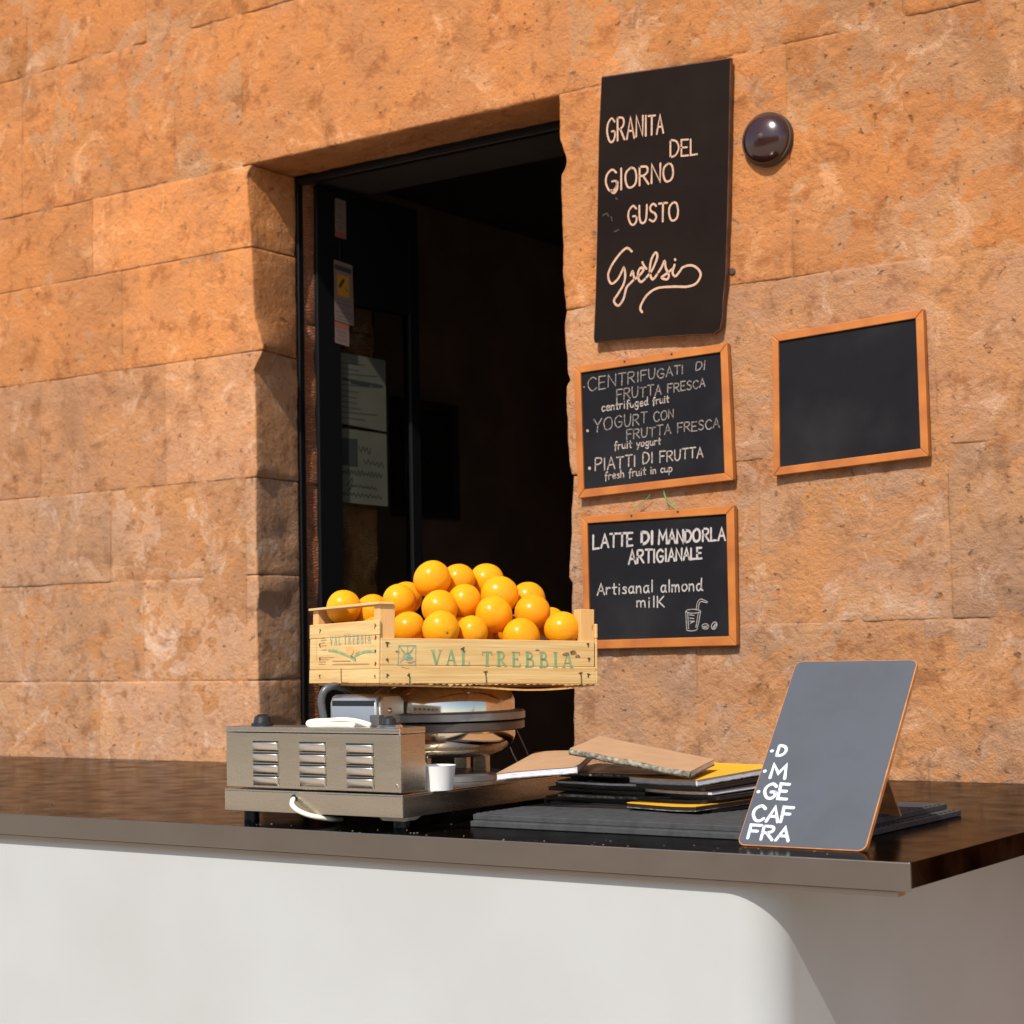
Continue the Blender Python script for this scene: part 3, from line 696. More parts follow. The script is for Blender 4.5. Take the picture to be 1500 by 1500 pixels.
# control box
BY0, BY1 = TY+.001, TY+.068
bt = onY(585, 1067, TY).z
cb = obj('control_box', MB().box((BL, BY0, TZ+.003), (TX-.002, BY1, bt-.0105)), 'steel', wi, bevel=.0012)
obj('lid', MB().box((BL-.001, BY0-.0012, bt-.0095), (TX-.001, BY1+.001, bt)), 'steel', cb, bevel=.0022, seg=3)
obj('corner_seam', MB().box((TX-.0065, BY0-.001, TZ+.003), (TX-.0005, BY0+.004, bt-.0098)), 'steel', cb, bevel=.001)
def louvre(px, py):
    a = onY(px, py, BY0); wd = .0600; hh = .0155; d = .0055
    mb = MB(); x0, x1 = a.x, a.x+wd; zt = a.z; zb = zt-hh; y = BY0-.0002
    e = .005
    # hood: flush at the foot, proud at the top, closed by sloping cheeks, open above
    N = 6; cols = []
    prof = [(zb, 0), (zb+hh*.25, -d*.55), (zb+hh*.6, -d*.9), (zt-.0015, -d), (zt, -d*.93)]
    xs = [(x0, 0), (x0+e*.5, .65), (x0+e, 1), (x1-e, 1), (x1-e*.5, .65), (x1, 0)]
    base = len(mb.v)
    for z, yy in prof:
        for xx, k in xs: mb.v.append(Vector((xx, y+yy*k, z)))
    for r in range(len(prof)-1):
        for c in range(len(xs)-1):
            q = base+r*len(xs)+c; mb.f.append((q, q+1, q+1+len(xs), q+len(xs)))
    o = obj('louvre', mb, 'satin', cb, smooth=True)
    s = o.modifiers.new('solid', 'SOLIDIFY'); s.thickness = .0006
    obj('slot', MB().box((x0+.001, y-.0006, zt-.004), (x1-.001, y, zt+.0021)), 'black', cb)
for px, py in ((370, 1087), (438, 1088.5), (506.5, 1090.5)):
    for i in range(4): louvre(px+i*.3, py+i*16.6)
p = onY(581.5, 1150, BY0-.001); obj('screw', MB().lathe([(0, -.0016), (.0022, -.0012), (.003, .0)], p, 12, 'Y'), 'chrome', cb, smooth=True)
# knobs on the box
def knob(px, py, r, h, yy):
    p = onY(px, py, yy); z = bt+.0003
    k = obj('knob', MB().lathe([(0, z+h), (r*.5, z+h*.98), (r*.74, z+h*.82), (r*.86, z+h*.3), (r*1.05, z+h*.24), (r*1.05, z)], (p.x, yy, 0), 24), 'black', wi, smooth='auto')
    obj('pointer', MB().box((p.x-.002, yy-r*.6, z+h*.8), (p.x+.002, yy+r*.6, z+h+.0012)), 'black', k, bevel=.001)
knob(384, 1055, .0180, .0185, TY+.03)
knob(570, 1060, .0145, .017, TY+.03)
p = onY(572, 1062, TY+.03); obj('knob_ring', MB().lathe([(0, bt+.004), (.020, bt+.004), (.024, bt+.0005), (.024, bt)], (p.x, TY+.03, 0), 24), 'chrome', wi, smooth='auto')
p = onY(551, 1053, TY+.05); obj('switch_block', MB().box((p.x-.010, TY+.045, bt+.0004), (p.x+.010, TY+.06, bt+.019)), 'grey', wi, bevel=.001)
# cream cable: loop on the box, and the lead leaving the tray
zc = bt+.0052
def top_cable(pts): return [onY(x, y, TY+yy) for x, y, yy in pts]
obj('cable', MB().tube(top_cable([(543,1063,.035),(533,1059.5,.032),(518,1056,.03),(500,1054.5,.03),(480,1056,.03),(462,1056.5,.03),(452,1059,.025),(456,1062.5,.012),(475,1062,.010),(500,1062,.010),(520,1062.5,.012)]), .0046, 10), 'cream', wi, smooth=True)
obj('cable', MB().tube([onY(431,1170,TY+.004), onY(429,1172,TY-.007), onY(428,1179,TY-.014), onY(436,1187,TY-.016), onY(452,1194,TY-.010), onY(472,1198,TY+.004), onY(490,1200,TY+.03), onY(500,1201,TY+.09)], .0042, 10), 'cream', wi, smooth=True)
p = onY(431, 1169, TY-.0005); obj('cable_grommet', MB().lathe([(0, -.0012), (.0062, -.001), (.0062, .001)], p, 14, 'Y'), 'black', wi)
# round iron
ic = onD(648, 1045, 3.35); ix, iy = ic.x, ic.y; RR = .1505
zt_ = EYE-.0685; zr_ = onD(648, 1045, 3.35-RR).z
obj('upper_dome', MB().lathe([(0, zt_), (.085, zt_), (.112, zt_-.005), (.127, zt_-.016), (.132, zt_-.03), (.132, zr_-.004)], (ix, iy, 0), 72), 'chrome', wi, smooth=True)
obj('upper_rim', MB().lathe([(.13, zr_+.001), (.147, zr_), (RR, zr_-.003), (RR, zr_-.015), (.146, zr_-.0165), (.12, zr_-.0165)], (ix, iy, 0), 72), 'rim', wi, smooth='auto')
zr2 = zr_-.0185
obj('lower_rim', MB().lathe([(.12, zr2), (.1475, zr2), (.149, zr2-.002), (.149, zr2-.014), (.144, zr2-.0165), (.12, zr2-.0165)], (ix, iy, 0), 72), 'rimd', wi, smooth='auto')
zb_ = EYE-.196
obj('lower_bowl', MB().lathe([(.132, zr2-.012), (.132, zr2-.028), (.127, zr2-.042), (.112, zb_+.008), (.098, zb_), (0, zb_)], (ix, iy, 0), 72), 'chrome', wi, smooth=True)
for an in (-150, -60, 30, 120):
    a = math.radians(an-20); q = (ix+.078*math.cos(a), iy+.078*math.sin(a))
    obj('leg', MB().box((q[0]-.014, q[1]-.006, TZ+.013), (q[0]+.014, q[1]+.006, zb_+.002)), 'steel', wi, bevel=.001)
obj('base_plate', MB().lathe([(0, TZ+.013), (.105, TZ+.013), (.112, TZ+.010), (.112, TZ+.0005)], (ix, iy, 0), 56), 'rim', wi, smooth='auto')
# hinge housing at the left of the dome
hy = 2.475; a_ = onY(483, 1018, hy); b_ = onY(551, 1064, hy)
hx0, hx1, hz0, hz1 = a_.x, b_.x, bt-.05, a_.z
prof = [(hy+.085, hz0), (hy, hz0), (hy, hz1-.014), (hy+.006, hz1-.003), (hy+.014, hz1), (hy+.06, hz1), (hy+.078, hz1-.006), (hy+.085, hz1-.02)]
hs = obj('hinge_housing', MB().prism([(hx0, y, z) for y, z in prof], (hx1-hx0, 0, 0)), 'satin', wi, bevel=.003, smooth='auto')
obj('slot', MB().box((hx0+.006, hy-.0008, hz1-.019), (hx1-.004, hy+.002, hz1-.010)), 'black', hs)
obj('side_cheek', MB().prism([(hx1+.0005, y, z) for y, z in ((hy+.02, hz0+.01), (hy+.004, hz0+.025), (hy+.004, hz1-.014), (hy+.014, hz1-.002), (hy+.06, hz1-.002), (hy+.07, hz1-.012), (hy+.07, hz0+.01))], (.006, 0, 0)), 'satin', hs, bevel=.002, smooth='auto')
obj('screw', MB().lathe([(0, .0025), (.004, .002), (.0052, 0)], (hx1+.0065, hy+.03, hz1-.028), 14, m=Matrix.Rotation(math.pi/2, 3, 'Y')), 'chrome', hs, smooth=True)
obj('connecting_arm', MB().box((hx1+.006, hy+.078, hz1-.045), (ix-.06, hy+.105, hz1-.012)), 'steel', hs, bevel=.002)
obj('lever_handle', MB().tube([onY(477,1064,2.47), onY(473,1045,2.47), onY(471,1025,2.47), onY(476,1011,2.475), onY(488,1005,2.49), onY(502,1008,2.52), onY(512,1014,2.55)], .0068, 12), 'grey', wi, smooth=True)
for L in (((757,1070,3.42),(766,1089,3.45),(776,1112,3.47)), ((747,1094,3.38),(752,1106,3.38),(758,1117,3.38))):
    obj('wire', MB().tube([onD(*q) for q in L], .0012, 6), 'rim', wi, smooth=True)
# ------------------------------------------------------------------ paper cup with spoon
cp = onZ(642, 1155, TZ-EYE); cp = Vector((TX-.024, TY+.105, 0)); cp = onY(641, 1150, TY+.108)
cu = thing('paper_cup', 'small white paper cup standing on the tray beside the control box', 'cup', (cp.x, cp.y, TZ))
z0 = TZ+.0004; hc = .041
obj('cup_wall', MB().lathe([(0, z0+.002), (.0235, z0+.002), (.0235, z0), (.0255, z0), (.0305, z0+hc-.002), (.0312, z0+hc), (.0305, z0+hc), (.0295, z0+hc-.003), (.0235, z0+.004), (0, z0+.004)], (cp.x, cp.y, 0), 40), 'cup', cu, smooth='auto')
sp = obj('plastic_spoon', MB().tube([(cp.x-.004, cp.y, z0+.006), (cp.x-.03, cp.y+.004, z0+hc+.003), (cp.x-.075, cp.y+.012, z0+hc+.048)], .0022, 6), 'cup', smooth=True)
tag(sp, 'thin white plastic spoon handle leaning out of the paper cup', 'spoon')

# ------------------------------------------------------------------ crate
C0 = onD(557, 1001, 3.1)
ux = Vector((.469, .883, -.030)).normalized(); ey = Vector((-.883, .469, -.010)); ey = (ey-ux*ey.dot(ux)).normalized(); uz = ux.cross(ey)
CMx = Matrix.Translation(C0) @ Matrix((ux, ey, uz)).transposed().to_4x4()
crate = thing('fruit_crate', 'pale wooden fruit crate printed val trebbia, heaped with oranges on the waffle iron', 'crate', m=CMx)
CL, CW, HF, HE, HP = .416, .325, .0765, .107, .133
def cbox(name, a, b, material='wood', bevel=.0012, parent=None, jag=0, **k):
    m = MB().box(a, b)
    return obj(name, m, material, parent or crate, bevel=bevel, local=True, **k)
T_ = .0045
FS = HF*.60                                   # split between the two boards of each long side
# long sides (y = 0 is the printed street side)
for yy, s in ((0, 1), (CW-T_, 0)):
    cbox('side_slat', (.0005, yy, 0), (CL, yy+T_, HF*.395))
    cbox('side_slat', (.0005, yy+.0003*s, HF*.40), (CL-.002, yy+T_, HF))
# ends
for xx in (-T_, CL):
    cbox('end_slat', (xx, .0, 0), (xx+T_, CW, .024)); cbox('end_slat', (xx+.0003, .0006, .0244), (xx+T_, CW-.001, .081)); cbox('end_slat', (xx, .0, .0814), (xx+T_, CW+.001, HE))
# corner posts (triangular-cut battens)
for xx in (0, CL-.028):
    for yy in (T_, CW-T_-.026):
        cbox('corner_post', (xx, yy, .004), (xx+.028, yy+.026, HP), 'wood2', .001)
cbox('handle_rail', (-.006, -.0005, HP), (.024, CW+.004, HP+.0042), 'wood', .0008)
cbox('handle_rail', (CL-.006, T_, HP-.038), (CL-.002, CW-T_, HP-.026), 'wood2', .0008)
# floor boards with a sag, and cleats under them
for i in range(5):
    y0 = .004+i*.0575; mb = MB(); N = 12
    for k in range(N+1):
        x = CL*k/N; z = -.0005-.0035*math.sin(math.pi*k/N)-(.006*max(0, math.sin(math.pi*(k/N-.45)/.55)) if i == 0 and k/N > .45 else 0)
        mb.v += [Vector((x, y0, z)), Vector((x, y0+.053, z)), Vector((x, y0, z-.003)), Vector((x, y0+.053, z-.003))]
    for k in range(N):
        q = 4*k; mb.f += [(q, q+4, q+5, q+1), (q+2, q+3, q+7, q+6), (q, q+2, q+6, q+4), (q+1, q+5, q+7, q+3)]
    mb.f += [(0, 1, 3, 2), (4*N, 4*N+2, 4*N+3, 4*N+1)]
    obj('floor_board', mb, 'woodd', crate, local=True)
# splintered veneer and the bottom tape strip that wraps the end
mb = MB(); rr2 = random.Random(3)
for x in [i*.0125 for i in range(0, 34)]:
    h = rr2.uniform(.0006, .0042)*(2 if 8 < x*80 < 14 else 1)*.7
    mb.prism([(x, .0008, .0002), (x+.0125, .0008, .0002), (x+.010, .0008, -h*.4), (x+.005, .0008, -h)], (0, .0015, 0))
obj('splintered_edge', mb, 'wood', crate, local=True)
# staples
def staple(p, u, v, n, s=.006):
    p = Vector(p); mb = MB()
    mb.prism([p-u*s*.5, p+u*s*.5, p+u*s*.5+v*.0016, p-u*s*.5+v*.0016], n*.0009)
    mb.prism([p-u*.0008-v*s*.9, p+u*.0008-v*s*.9, p+u*.0012, p-u*.0012], n*.0008)
    obj('staple', mb, 'staple', crate, local=True)
X_, Y_, Z_ = Vector((1, 0, 0)), Vector((0, 1, 0)), Vector((0, 0, 1))
def rot2(u, v, a): return u*math.cos(a)+v*math.sin(a), v*math.cos(a)-u*math.sin(a)
for x, z in ((.012, .068), (.012, .040), (.013, .014), (.052, .014), (.400, .071), (.402, .045), (.401, .017), (.197, .020), (.385, .019), (.153, .060), (.366, .056)):
    u, v = rot2(X_, Z_, rr2.uniform(-.6, .6)); staple((x, -.0001, z), u, v, -Y_, rr2.uniform(.004, .0075))
for y, z in ((.012, .098), (.010, .078), (.011, .055), (.010, .034), (.012, .012), (.270, .096), (.272, .070), (.271, .045), (.270, .014)):
    u, v = rot2(Y_, Z_, rr2.uniform(-.7, .7)); staple((-T_-.0001, y, z), u, v, -X_, rr2.uniform(.004, .007))
obj('wire_clip', MB().tube([(-T_-.001, .165, .026), (-T_-.001, .163, .004), (-T_-.001, .155, .0012), (-T_-.001, .13, .0008)], .0007, 5), 'staple', crate, local=True)
obj('wire_clip', MB().tube([(.052, -.001, .018), (.0535, -.0012, .006), (.053, -.001, -.004)], .0007, 5), 'staple', crate, local=True)
for x in (.197, .385): obj('wire_clip', MB().tube([(x, -.001, .018), (x+.001, -.0014, .006), (x, -.001, -.004)], .0006, 5), 'staple', crate, local=True)
# knots in the wood
M['knot'] = mat('wood_knot', (.13, .06, .025), .8, vscale=200, col2=(.35, .2, .09))
for px, py, rx, ry in ((840, 955.5, 4, 3), (787, 952, 3, .8), (829, 958, 5, 2.4), (846, 961, 3.5, 2), (582, 954, 3, 1)):
    pn = (CMx.to_3x3() @ -Y_).normalized(); pp = CMx @ Vector((0, -.0004, 0))
    obj('knot', MB().prism([onP(px+rx*math.cos(a)*(1+.2*math.sin(3*a)), py+ry*math.sin(a), pp, pn) for a in [math.tau*k/14 for k in range(14)]], pn*.0002), 'knot', crate)
# printing
SER = {  # (width, [(polyline, thickness)]) in cap heights: thick and thin strokes with serifs
'V': (.86, [('.13,.97 .42,.02', .17), ('.74,.97 .45,.04', .07), ('0,.97 .3,.97', .06), ('.6,.97 .88,.97', .06)]),
'A': (.86, [('.12,.03 .40,.98', .07), ('.42,1 .72,.03', .17), ('.22,.34 .6,.34', .06), ('0,.03 .26,.03', .06), ('.56,.03 .88,.03', .06)]),
'L': (.70, [('.2,0 .2,1', .17), ('.04,.03 .66,.03', .06), ('.04,.97 .38,.97', .06), ('.64,0 .66,.26', .07)]),
'T': (.78, [('.39,0 .39,1', .17), ('.04,.96 .74,.96', .07), ('.05,.98 .03,.74', .06), ('.73,.98 .75,.74', .06), ('.2,.03 .58,.03', .06)]),
'R': (.86, [('.2,0 .2,1', .17), ('.04,.03 .38,.03', .06), ('~.06,.97 .42,.97 .6,.78 .5,.56 .28,.5', .10), ('.36,.5 .74,.03', .16), ('.68,.03 .86,.03', .06)]),
'E': (.74, [('.2,0 .2,1', .17), ('.04,.03 .68,.03', .07), ('.04,.97 .64,.97', .07), ('.2,.52 .5,.52', .06), ('.66,0 .69,.25', .06), ('.63,1 .65,.76', .06), ('.5,.4 .5,.64', .06)]),
'B': (.78, [('.2,0 .2,1', .17), ('~.06,.97 .42,.97 .56,.78 .46,.56 .2,.53', .10), ('~.2,.53 .5,.52 .66,.3 .56,.07 .06,.03', .12)]),
'I': (.44, [('.22,0 .22,1', .17), ('.05,.03 .39,.03', .06), ('.05,.97 .39,.97', .06)]), ' ': (.30, [])}
def serif(mb, text, a, b, h0, h1, plane, gap=.28):
    P, n, mpp = plane; tot = sum(SER[c][0]+gap for c in text)-gap; x = 0
    for c in text:
        w_, ss = SER[c]
        for s, th in ss:
            sm = s[0] == '~'; pts = [Vector((float(q.split(',')[0]), float(q.split(',')[1]), 0)) for q in s.lstrip('~').split()]
            if sm: pts = spline(pts, 5)
            o = []
            for q in pts:
                u = (x+q.x)/tot; h = h0+(h1-h0)*u; o.append(P(a[0]+(b[0]-a[0])*u, a[1]+(b[1]-a[1])*u-q.y*h))
            ribbon(mb, o, n, th*(h0+h1)/2*mpp*.95, cap=False)
        x += w_+gap
pn = (CMx.to_3x3() @ -Y_).normalized()
def fpl(off=.0004): pp = CMx @ Vector((0, -off, 0)); return (lambda x, y: onP(x, y, pp, pn)), pn, 3.15/FPX
en = (CMx.to_3x3() @ -X_).normalized()
def epl(off=.0004): pp = CMx @ Vector((-T_-off, 0, 0)); return (lambda x, y: onP(x, y, pp, en)), en, 3.15/FPX
mb = MB(); serif(mb, 'VAL', (631, 973.5), (688, 975), 22, 22.5, fpl()); obj('green_lettering', mb, 'green', crate)
mb = MB(); serif(mb, 'TREBBIA', (706, 976), (840, 979), 22, 23.5, fpl())
obj('green_lettering', mb, 'green', crate)
mb = MB(); serif(mb, 'VAL', (483, 945.5), (499, 944.5), 14, 14, epl(), .34); obj('green_lettering', mb, 'teal', crate)
mb = MB(); serif(mb, 'TREBBIA', (503.5, 944), (543, 942), 14, 13, epl(), .36)
obj('green_lettering', mb, 'teal', crate)
mb = MB()
strokes(mb, [[(584,945.5),(609,945.5),(608.5,974),(583,974),(584,945.5)]], 1.0, fpl(), False)
strokes(mb, [[(585,947),(595,958),(600,966)], [(607,947),(598,958)], [(597,946),(597,962)], [(588,952),(594,958)], [(604,952),(599,957)], [(590,961),(596,956),(602,961)], [(586,970),(592,963)], [(607,968),(601,962)]], .9, fpl(.0006))
strokes(mb, [[(593,963),(601,967)], [(595,960),(603,963)], [(597,968),(602,970)]], 3.2, fpl(.0006), False)
obj('emblem', mb, 'teal', crate)
mb = MB(); strokes(mb, [[(597,969.5),(606,968)], [(588,976),(598,978)]], 1.6, fpl(.0008), False); obj('emblem_accent', mb, 'orange_print', crate)
def q6(L): return [(430+a/6.25, 800+b/6.25) for a, b in L]
mb = MB()
strokes(mb, [q6([(320,955),(380,960),(450,985),(520,1015),(565,1035)]), q6([(530,1020),(600,985),(660,965),(738,962)])], 3.6, epl())
strokes(mb, [q6([(530,1018),(565,1040)])], 5, epl(), False)
obj('green_swoosh', mb, 'green', crate)
P, n_, _ = epl(.0007); mb = MB()
for cx_, cy_, rx, ry in ((511.8, 953.5, 5.6, 7.0), (522.5, 953.8, 3.4, 2.6)):
    mb.prism([P(cx_+rx*math.cos(a), cy_+ry*math.sin(a)) for a in [math.tau*k/20 for k in range(20)]], n_*.0001)
obj('printed_oranges', mb, 'orange_print', crate)
mb = MB(); L_ = []
for y, x0, x1 in ((968.5, 487, 513), (973, 487, 540)): L_.append([(x0, y), (x1, y-.5)])
strokes(mb, L_, 1.4, epl(), False)
strokes(mb, [[(467,y),(467+w_, y-.2)] for y, w_ in ((963,22),(966,14),(969.5,10),(973,9))], .7, epl(), False)
strokes(mb, [[(463,938),(463.5,968)], [(470,935),(476,933.5)], [(470,938),(478,937)], [(470,942),(476,941)], [(470,946),(478,945)], [(471,952),(478,951.5)]], .8, epl(), False)
obj('small_print', mb, 'brown_print', crate)

# ------------------------------------------------------------------ oranges
def orange_mesh(name, seed, calyx=False):
    bm = bmesh.new(); bmesh.ops.create_icosphere(bm, subdivisions=4, radius=1)
    off = Vector((seed*3.1, 0, 0))
    for v in bm.verts:
        n0 = v.co.normalized(); r = 1+.022*noise.noise(n0*1.3+off)+.006*noise.noise(n0*4+off)
        polar = abs(n0.z); r *= 1-.035*polar**3
        if n0.z > .965: r -= .05*((n0.z-.965)/.035)
        v.co = n0*r
    me = bpy.data.meshes.new(name); bm.to_mesh(me); bm.free()
    for p in me.polygons: p.use_smooth = True
    me.materials.append(M['orange']); return me
OM = [orange_mesh('orange', s) for s in range(5)]
def calyx_mesh():
    mb = MB()
    for k in range(5):
        a = math.tau*k/5; d = Vector((math.cos(a), math.sin(a), 0)); e = Vector((-d.y, d.x, 0))
        mb.prism([e*.03, -e*.03, d*.11-e*.01+Vector((0, 0, -.008)), d*.11+e*.01+Vector((0, 0, -.008))], (0, 0, .012))
    mb.lathe([(0, .02), (.03, .018), (.04, 0)], (0, 0, 0), 8)
    me = mb.mesh('calyx'); me.materials.append(M['stem']); return me
CX = calyx_mesh()
OR = [ # px, py, r px, depth, label, tint, stem direction in camera terms (right, up, towards) or None
(503.5,890,25.6,3.349,'leftmost orange, seen through the gap under the crate rail',(1,1.06,1),None),
(545,896,26,3.375,'orange behind the crate rail, second from the left end',(1,.98,1),None),
(585,880,25,3.345,'orange just right of the crate rail, with another behind it',(1,1.05,1),None),
(595,876,24.5,3.407,'orange mostly hidden behind the one right of the rail',(1,.98,1),None),
(633,848.5,28,3.337,'topmost and largest orange crowning the heap',(1,1.03,1),None),
(671,850,25,3.384,'back orange between the topmost one and its right neighbour',(1,1.0,1),None),
(713,850,25.5,3.421,'high orange at the back right of the heap summit',(1,1.05,1),None),
(732,871.5,28,3.361,'large orange below the back right summit orange',(1,1.04,1),None),
(774,877,25,3.412,'half hidden orange at the back right of the heap',(1,1.0,1),None),
(780,897,26.5,3.350,'orange on the right slope, above the lowest right one',(1,.94,1),None),
(824,922,27,3.312,'rightmost orange beside the tall corner post',(1,.96,1),(-.1,.86,.5)),
(723.5,900,27.5,3.299,'orange with a dimple in the middle of the right slope',(1,.99,1),(.5,.62,.6)),
(763.5,933,28,3.274,'front row orange second from the right',(1,.98,1),None),
(680,881,26,3.329,'orange in the middle of the heap, right of centre',(1,1.02,1),None),
(644,891,27,3.281,'orange directly below the topmost one',(1,1.04,1),None),
(646,922,27.5,3.203,'front row orange showing its green star stem end',(1,1.05,1),(.40,-.16,.90)),
(691,926,24.5,3.235,'front row orange above the first letters of trebbia',(1,1.0,1),None),
(738,922,25,3.405,'orange barely visible behind the front row, above the letter e',(1,.9,1),None),
(806,912,23,3.42,'orange sliver behind the rightmost one, near the tall post',(1,.96,1),None),
(598,920,25,3.262,'front row orange next to the near corner post',(1,.97,1),None),
]
placed = []
for i, (px, py, rp, d, lab, tint, st) in enumerate(OR):
    c = onD(px, py, d); r = rp*d/FPX
    o = bpy.data.objects.new('orange', OM[i % 5]); COL.objects.link(o)
    o.location = c; o.scale = (r, r, r*.99); o.color = (*tint, 1)
    if st: dr = RI*st[0]+UP*st[1]-FW*st[2]
    else: dr = Vector((rnd.uniform(-1, 1), rnd.uniform(.1, 1), rnd.uniform(-.9, .3)))
    o.rotation_euler = dr.to_track_quat('Z', 'Y').to_euler()
    tag(o, lab, 'orange', 'oranges heaped in the crate')
    if i in (10, 15):
        k = bpy.data.objects.new('calyx', CX); COL.objects.link(k); k.parent = o; k.location = (0, 0, .915)
        if i == 10: k.scale = (.6, .6, .6)
    placed.append((c, r))
inv = CMx.inverted()
for layer, z in enumerate((.036, .088)):
    for ia in range(6):
        for ib in range(4):
            a = .045+ia*.068+(.02 if layer else 0); b = .042+ib*.068
            if a > CL-.04: continue
            if layer and (a > .36 or a < .05 and b < .1): continue
            c = CMx @ Vector((a, b, z)); r = .031
            if any((c-q).length < r+s-.012 for q, s in placed): continue
            if ib == 3 and layer == 0: continue
            if layer == 1 and b < .06: continue
            o = bpy.data.objects.new('orange', OM[(ia+ib) % 5]); COL.objects.link(o); o.location = c; o.scale = (r, r, r)
            o.rotation_euler = (ia, ib*2, layer); o.color = (1, .96, 1, 1); placed.append((c, r))
            tag(o, 'orange buried in the lower layers, glimpsed between its neighbours', 'orange', 'oranges buried in the crate')

# ------------------------------------------------------------------ menu booklets
def booklet(label, corners, th, cover, edge='paper', group='menu booklets stacked on the counter', spine=False, sag=0, front=None, inner=1):
    """corners: top cover, front-left, front-right, back-right, back-left (world)"""
    c = [Vector(q) for q in corners]; base = sum(c, Vector())/4-Vector((0, 0, th))
    t = thing('menu_booklet', label, 'booklet', tuple(base), group)
    dn_ = Vector((0, 0, -1))
    def sheet(z0, z1, ins, N=6):
        mb = MB(); cc = sum(c, Vector())/4
        k = [cc+(q-cc)*(1-ins) for q in c]
        for i in range(N+1):
            u = i/N; s = Vector((0, 0, -sag*4*u*(1-u)))
            a = k[0].lerp(k[1], u)+s; b = k[3].lerp(k[2], u)+s
            for v in (0, .5, 1):
                p = a.lerp(b, v)+Vector((0, 0, .0012*noise.noise((a.lerp(b, v))*14)))
                mb.v += [p+dn_*z0, p+dn_*z1]
        for i in range(N):
            for j in range(2):
                q = i*6+j*2; mb.f += [(q, q+6, q+8, q+2), (q+1, q+3, q+9, q+7)]
            q = i*6; mb.f += [(q, q+1, q+7, q+6), (q+4, q+10, q+11, q+5)]
        for q in (0, N*6):
            for j in range(2): mb.f.append((q+j*2, q+j*2+2, q+j*2+3, q+j*2+1))
        return mb
    obj('cover', sheet(0, .0010, 0), cover, t)
    obj('pages', sheet(.0013, th-.0013, .012*inner), edge, t)
    obj('back_cover', sheet(th-.0010, th, 0), 'dark' if cover == 'dark' else 'tornedge', t)
    if spine:
        mb = MB(); L = [c[0]+dn_*(th*.5), c[1]+dn_*(th*.5)]
        pts = [L[0].lerp(L[1], i/10)+Vector((rnd.uniform(-1, 1), rnd.uniform(-1, 1), rnd.uniform(-1, 1)))*.0008 for i in range(11)]
        mb.tube(pts, th*.52, 8); obj('frayed_spine', mb, 'tornedge', t, smooth=True)
    return t
def rect(p, ang, w_, l, dz_w=0, dz_l=0):
    """p: front-right corner; the short edge runs left, the long edge runs back"""
    a = Vector((-math.cos(ang), math.sin(ang), 0)); b = Vector((math.sin(ang), math.cos(ang), 0))
    p = Vector(p); fl_ = p+a*w_+Vector((0, 0, dz_w)); return [fl_, p, p+b*l+Vector((0, 0, dz_l)), fl_+b*l+Vector((0, 0, dz_l))]
# right stack, from the mat upwards
z = MZ
specs = [(.004, 'dark', 1030, 1188, 'lowest black booklet of the right stack, lying on the mat'),
         (.0080, 'yellow', 1014, 1181, 'lower yellow booklet of the right stack between black ones'),
         (.0055, 'dark', 1024, 1170, 'first black booklet above the lower yellow one'),
         (.006, 'dark', 1036, 1166, 'second black booklet above the lower yellow one'),
         (.0072, 'dark', 1030, 1160, 'black booklet in the middle of the right stack'),
         (.0068, 'dark', 1024, 1152, 'black booklet just under the upper yellow one'),
         (.0105, 'yellow', 1018, 1141, 'upper yellow booklet with white pages on the right stack')]
for i, (th, cv, px, py, lab) in enumerate(specs):
    z += th
    p = onZ(px, py, z-EYE); p = Vector((-1.475+(px-1014)*.0016+.001*i+(.020 if i == 1 else 0), [2.61, 2.566, 2.606, 2.612, 2.603, 2.597, 2.588][i], z))
    booklet(lab, rect(p, .21+[.05, 0, -.05, .07, .03, -.02, .0][i], .150, .212, 0, .004+.0012*i), th, cv, 'paper' if i in (6, 4) else 'dark', sag=.0008)
    z += .0008
zy = z
# left stack: dark booklets with ragged right ends
z = MZ; lab = ['lowest black booklet of the left stack', 'second black booklet from the bottom of the left stack', 'black booklet of the left stack with a worn pale corner', 'fourth black booklet up in the left stack', 'fifth black booklet up in the left stack, set back a little', 'black booklet with white page edges, third from the top of the left stack', 'kraft booklet turned askew, second from the top of the left stack', 'black booklet with frayed pale pages at the top of the left stack']
for i in range(8):
    th = [.0075, .006, .0065, .0062, .007, .006, .0065, .006][i]; z += th
    p = Vector((-1.565+[.02, -.01, .03, -.02, .0, .03, -.015, .012][i], 2.62+[0, .01, .02, .01, .022, .012, .03, .02][i], z))
    r_ = rect(p, [-.08, .02, -.16, .12, .04, -.1, .16, -.04][i], .212, .150, .001, .004)
    booklet(lab[i], r_, th, 'kraft' if i == 6 else 'dark', 'dark' if i not in (2, 5, 7) else ('tornedge' if i != 5 else 'paper'), sag=.001)
    z += .0006
zk = z
# kraft booklet on the left stack and the one lying across both
kb = [onD(727, 1133, 3.115), onD(846, 1122, 3.03), onD(872, 1098, 3.24), onD(785, 1102, 3.32)]
booklet('kraft covered booklet with white pages on top of the left stack', kb, .012, 'kraft', 'paper', sag=-.001)
kt = [onD(835, 1096, 3.02), onD(1010, 1131, 2.915), onD(1047, 1112.5, 3.055), onD(878, 1078, 3.175)]
booklet('topmost kraft booklet bridging the two stacks, its spine frayed', kt, .010, 'kraft', 'paper', spine=True)

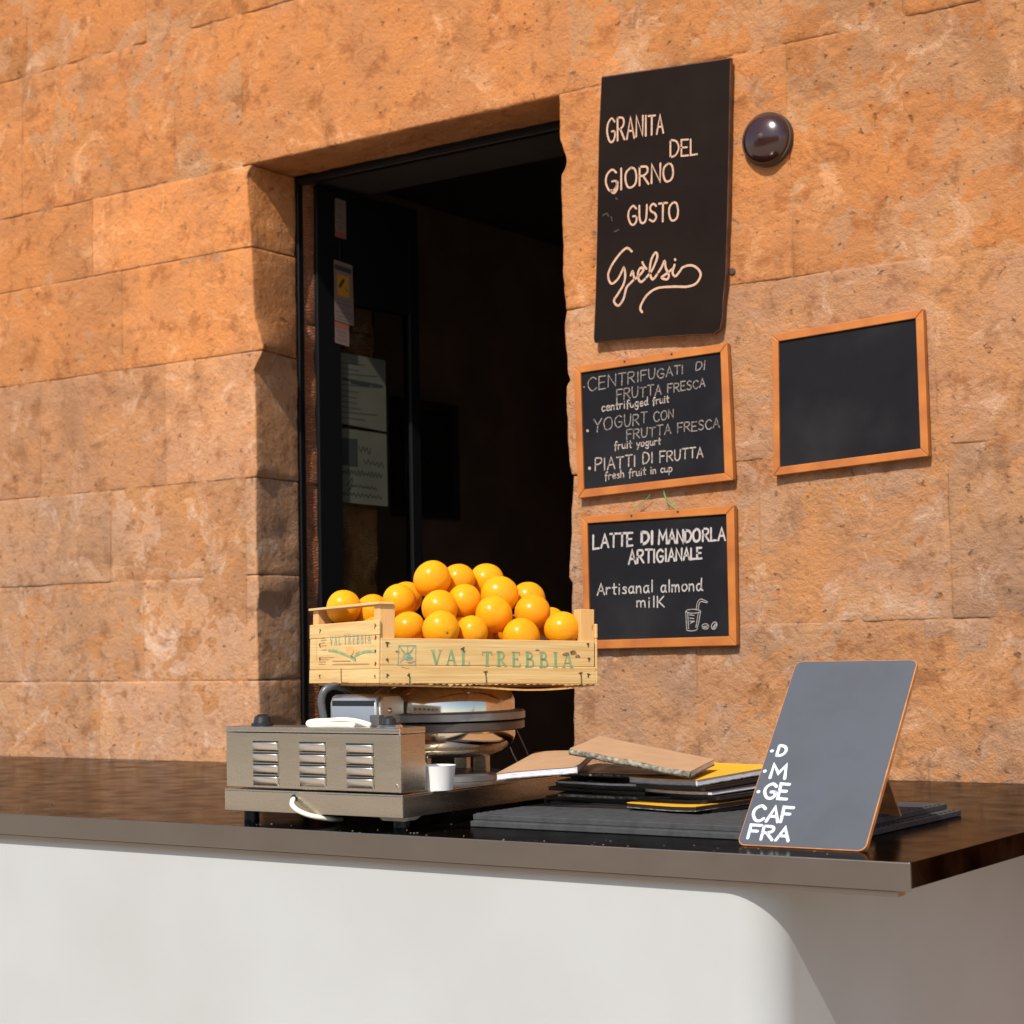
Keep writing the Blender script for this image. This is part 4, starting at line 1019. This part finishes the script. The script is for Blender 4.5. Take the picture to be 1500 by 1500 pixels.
# ------------------------------------------------------------------ leaning menu sign
B0 = onZ(1079, 1238.5, -.295); ln = math.radians(39)
su = Vector((0, math.sin(ln), math.cos(ln))); sx_ = Vector((1, 0, 0)); sn = Vector((0, -math.cos(ln), math.sin(ln)))
SW, SH = .20, .335
sg = thing('menu_sign', 'grey painted menu sign with white lettering leaning back on the counter edge', 'sign', tuple(B0))
def rrect(ins, z):
    out = []; r = .012-ins
    for cx_, cy_, a0 in ((r+ins, r+ins, 180), (SW-r-ins, r+ins, 270), (SW-r-ins, SH-r-ins, 0), (r+ins, SH-r-ins, 90)):
        for k in range(7):
            a = math.radians(a0+15*k); out.append(B0+sx_*(cx_+r*math.cos(a))+su*(cy_+r*math.sin(a))+sn*z+Vector((0, 0, .001)))
    return out
obj('board_panel', MB().prism(rrect(0, -.008), sn*.008), 'signedge', sg, bevel=.0008)
obj('writing_face', MB().prism(rrect(.0014, .0002), sn*.0003), 'signgrey', sg)
obj('prop_leg', MB().prism([B0+sx_*(SW*.5-.02)+su*(SH*.8)-sn*.010, B0+sx_*(SW*.5+.02)+su*(SH*.8)-sn*.010, Vector((B0.x+SW*.5+.02, B0.y+.31, CZ+.0195)), Vector((B0.x+SW*.5-.02, B0.y+.31, CZ+.0195))], (0, .005, 0)), 'signedge', sg)
PS = (lambda x, y: onP(x, y, B0+sn*.0009+Vector((0, 0, .001)), sn)), sn, 2.62/FPX
mb = MB()
def q9(u, v): return (900+u/6, 1040+v/6)
for u, v in ((1385,360), (1322,537), (1265,718)): x, y = q9(u, v); strokes(mb, [[(x-.4, y), (x+.4, y)]], 5.4, PS, False)
strokes(mb, [[(1147,1092),(1141,1106),(1137,1108)]], 4, PS, False) if False else None
write(mb, 'D', q9(1425,400), q9(1500,404), 15, 15, 4.9, PS, slant=.30); write(mb, 'M', q9(1368,594), q9(1500,602), 19, 19, 5.0, PS, slant=.22)
write(mb, 'GE', q9(1305,772), q9(1515,785), 21.5, 21, 5.0, PS, slant=.24); write(mb, 'CAF', q9(1205,968), q9(1545,985), 21.5, 21, 4.9, PS, slant=.24)
write(mb, 'FRA', q9(1172,1128), q9(1530,1150), 19, 19, 4.7, PS, slant=.26)
obj('white_lettering', mb, 'paintw', sg)

# ------------------------------------------------------------------ house across the street (lights and is mirrored in the steel)
hs_ = thing('town_house', 'warm plastered town house across the street behind the viewer', 'house', (0, -20, 0))
HX0, HX1, HY, HZ = -26, 14, -20, 7
obj('wall', MB().box((HX0, HY-.6, 0), (HX1, HY, HZ)), 'house', hs_)
obj('cornice', MB().box((HX0-.1, HY-.7, HZ), (HX1+.1, HY+.18, HZ+.16)), 'house', hs_, bevel=.02)
for x in [-24.5+2.9*k for k in range(13)]:
    for z in (3.6,):
        wn = obj('window', MB().box((x-.5, HY+.002, z), (x+.5, HY+.05, z+1.4)), 'black', hs_)
        for s in (-1, 1): obj('shutter', MB().box((x+s*.52 if s > 0 else x-.98, HY+.003, z), (x+.98 if s > 0 else x-.52, HY+.045, z+1.4)), 'shutter', wn)
    dr = obj('doorway', MB().box((x-.6, HY+.002, 0), (x+.6, HY+.06, 2.3)), 'shutter', hs_)
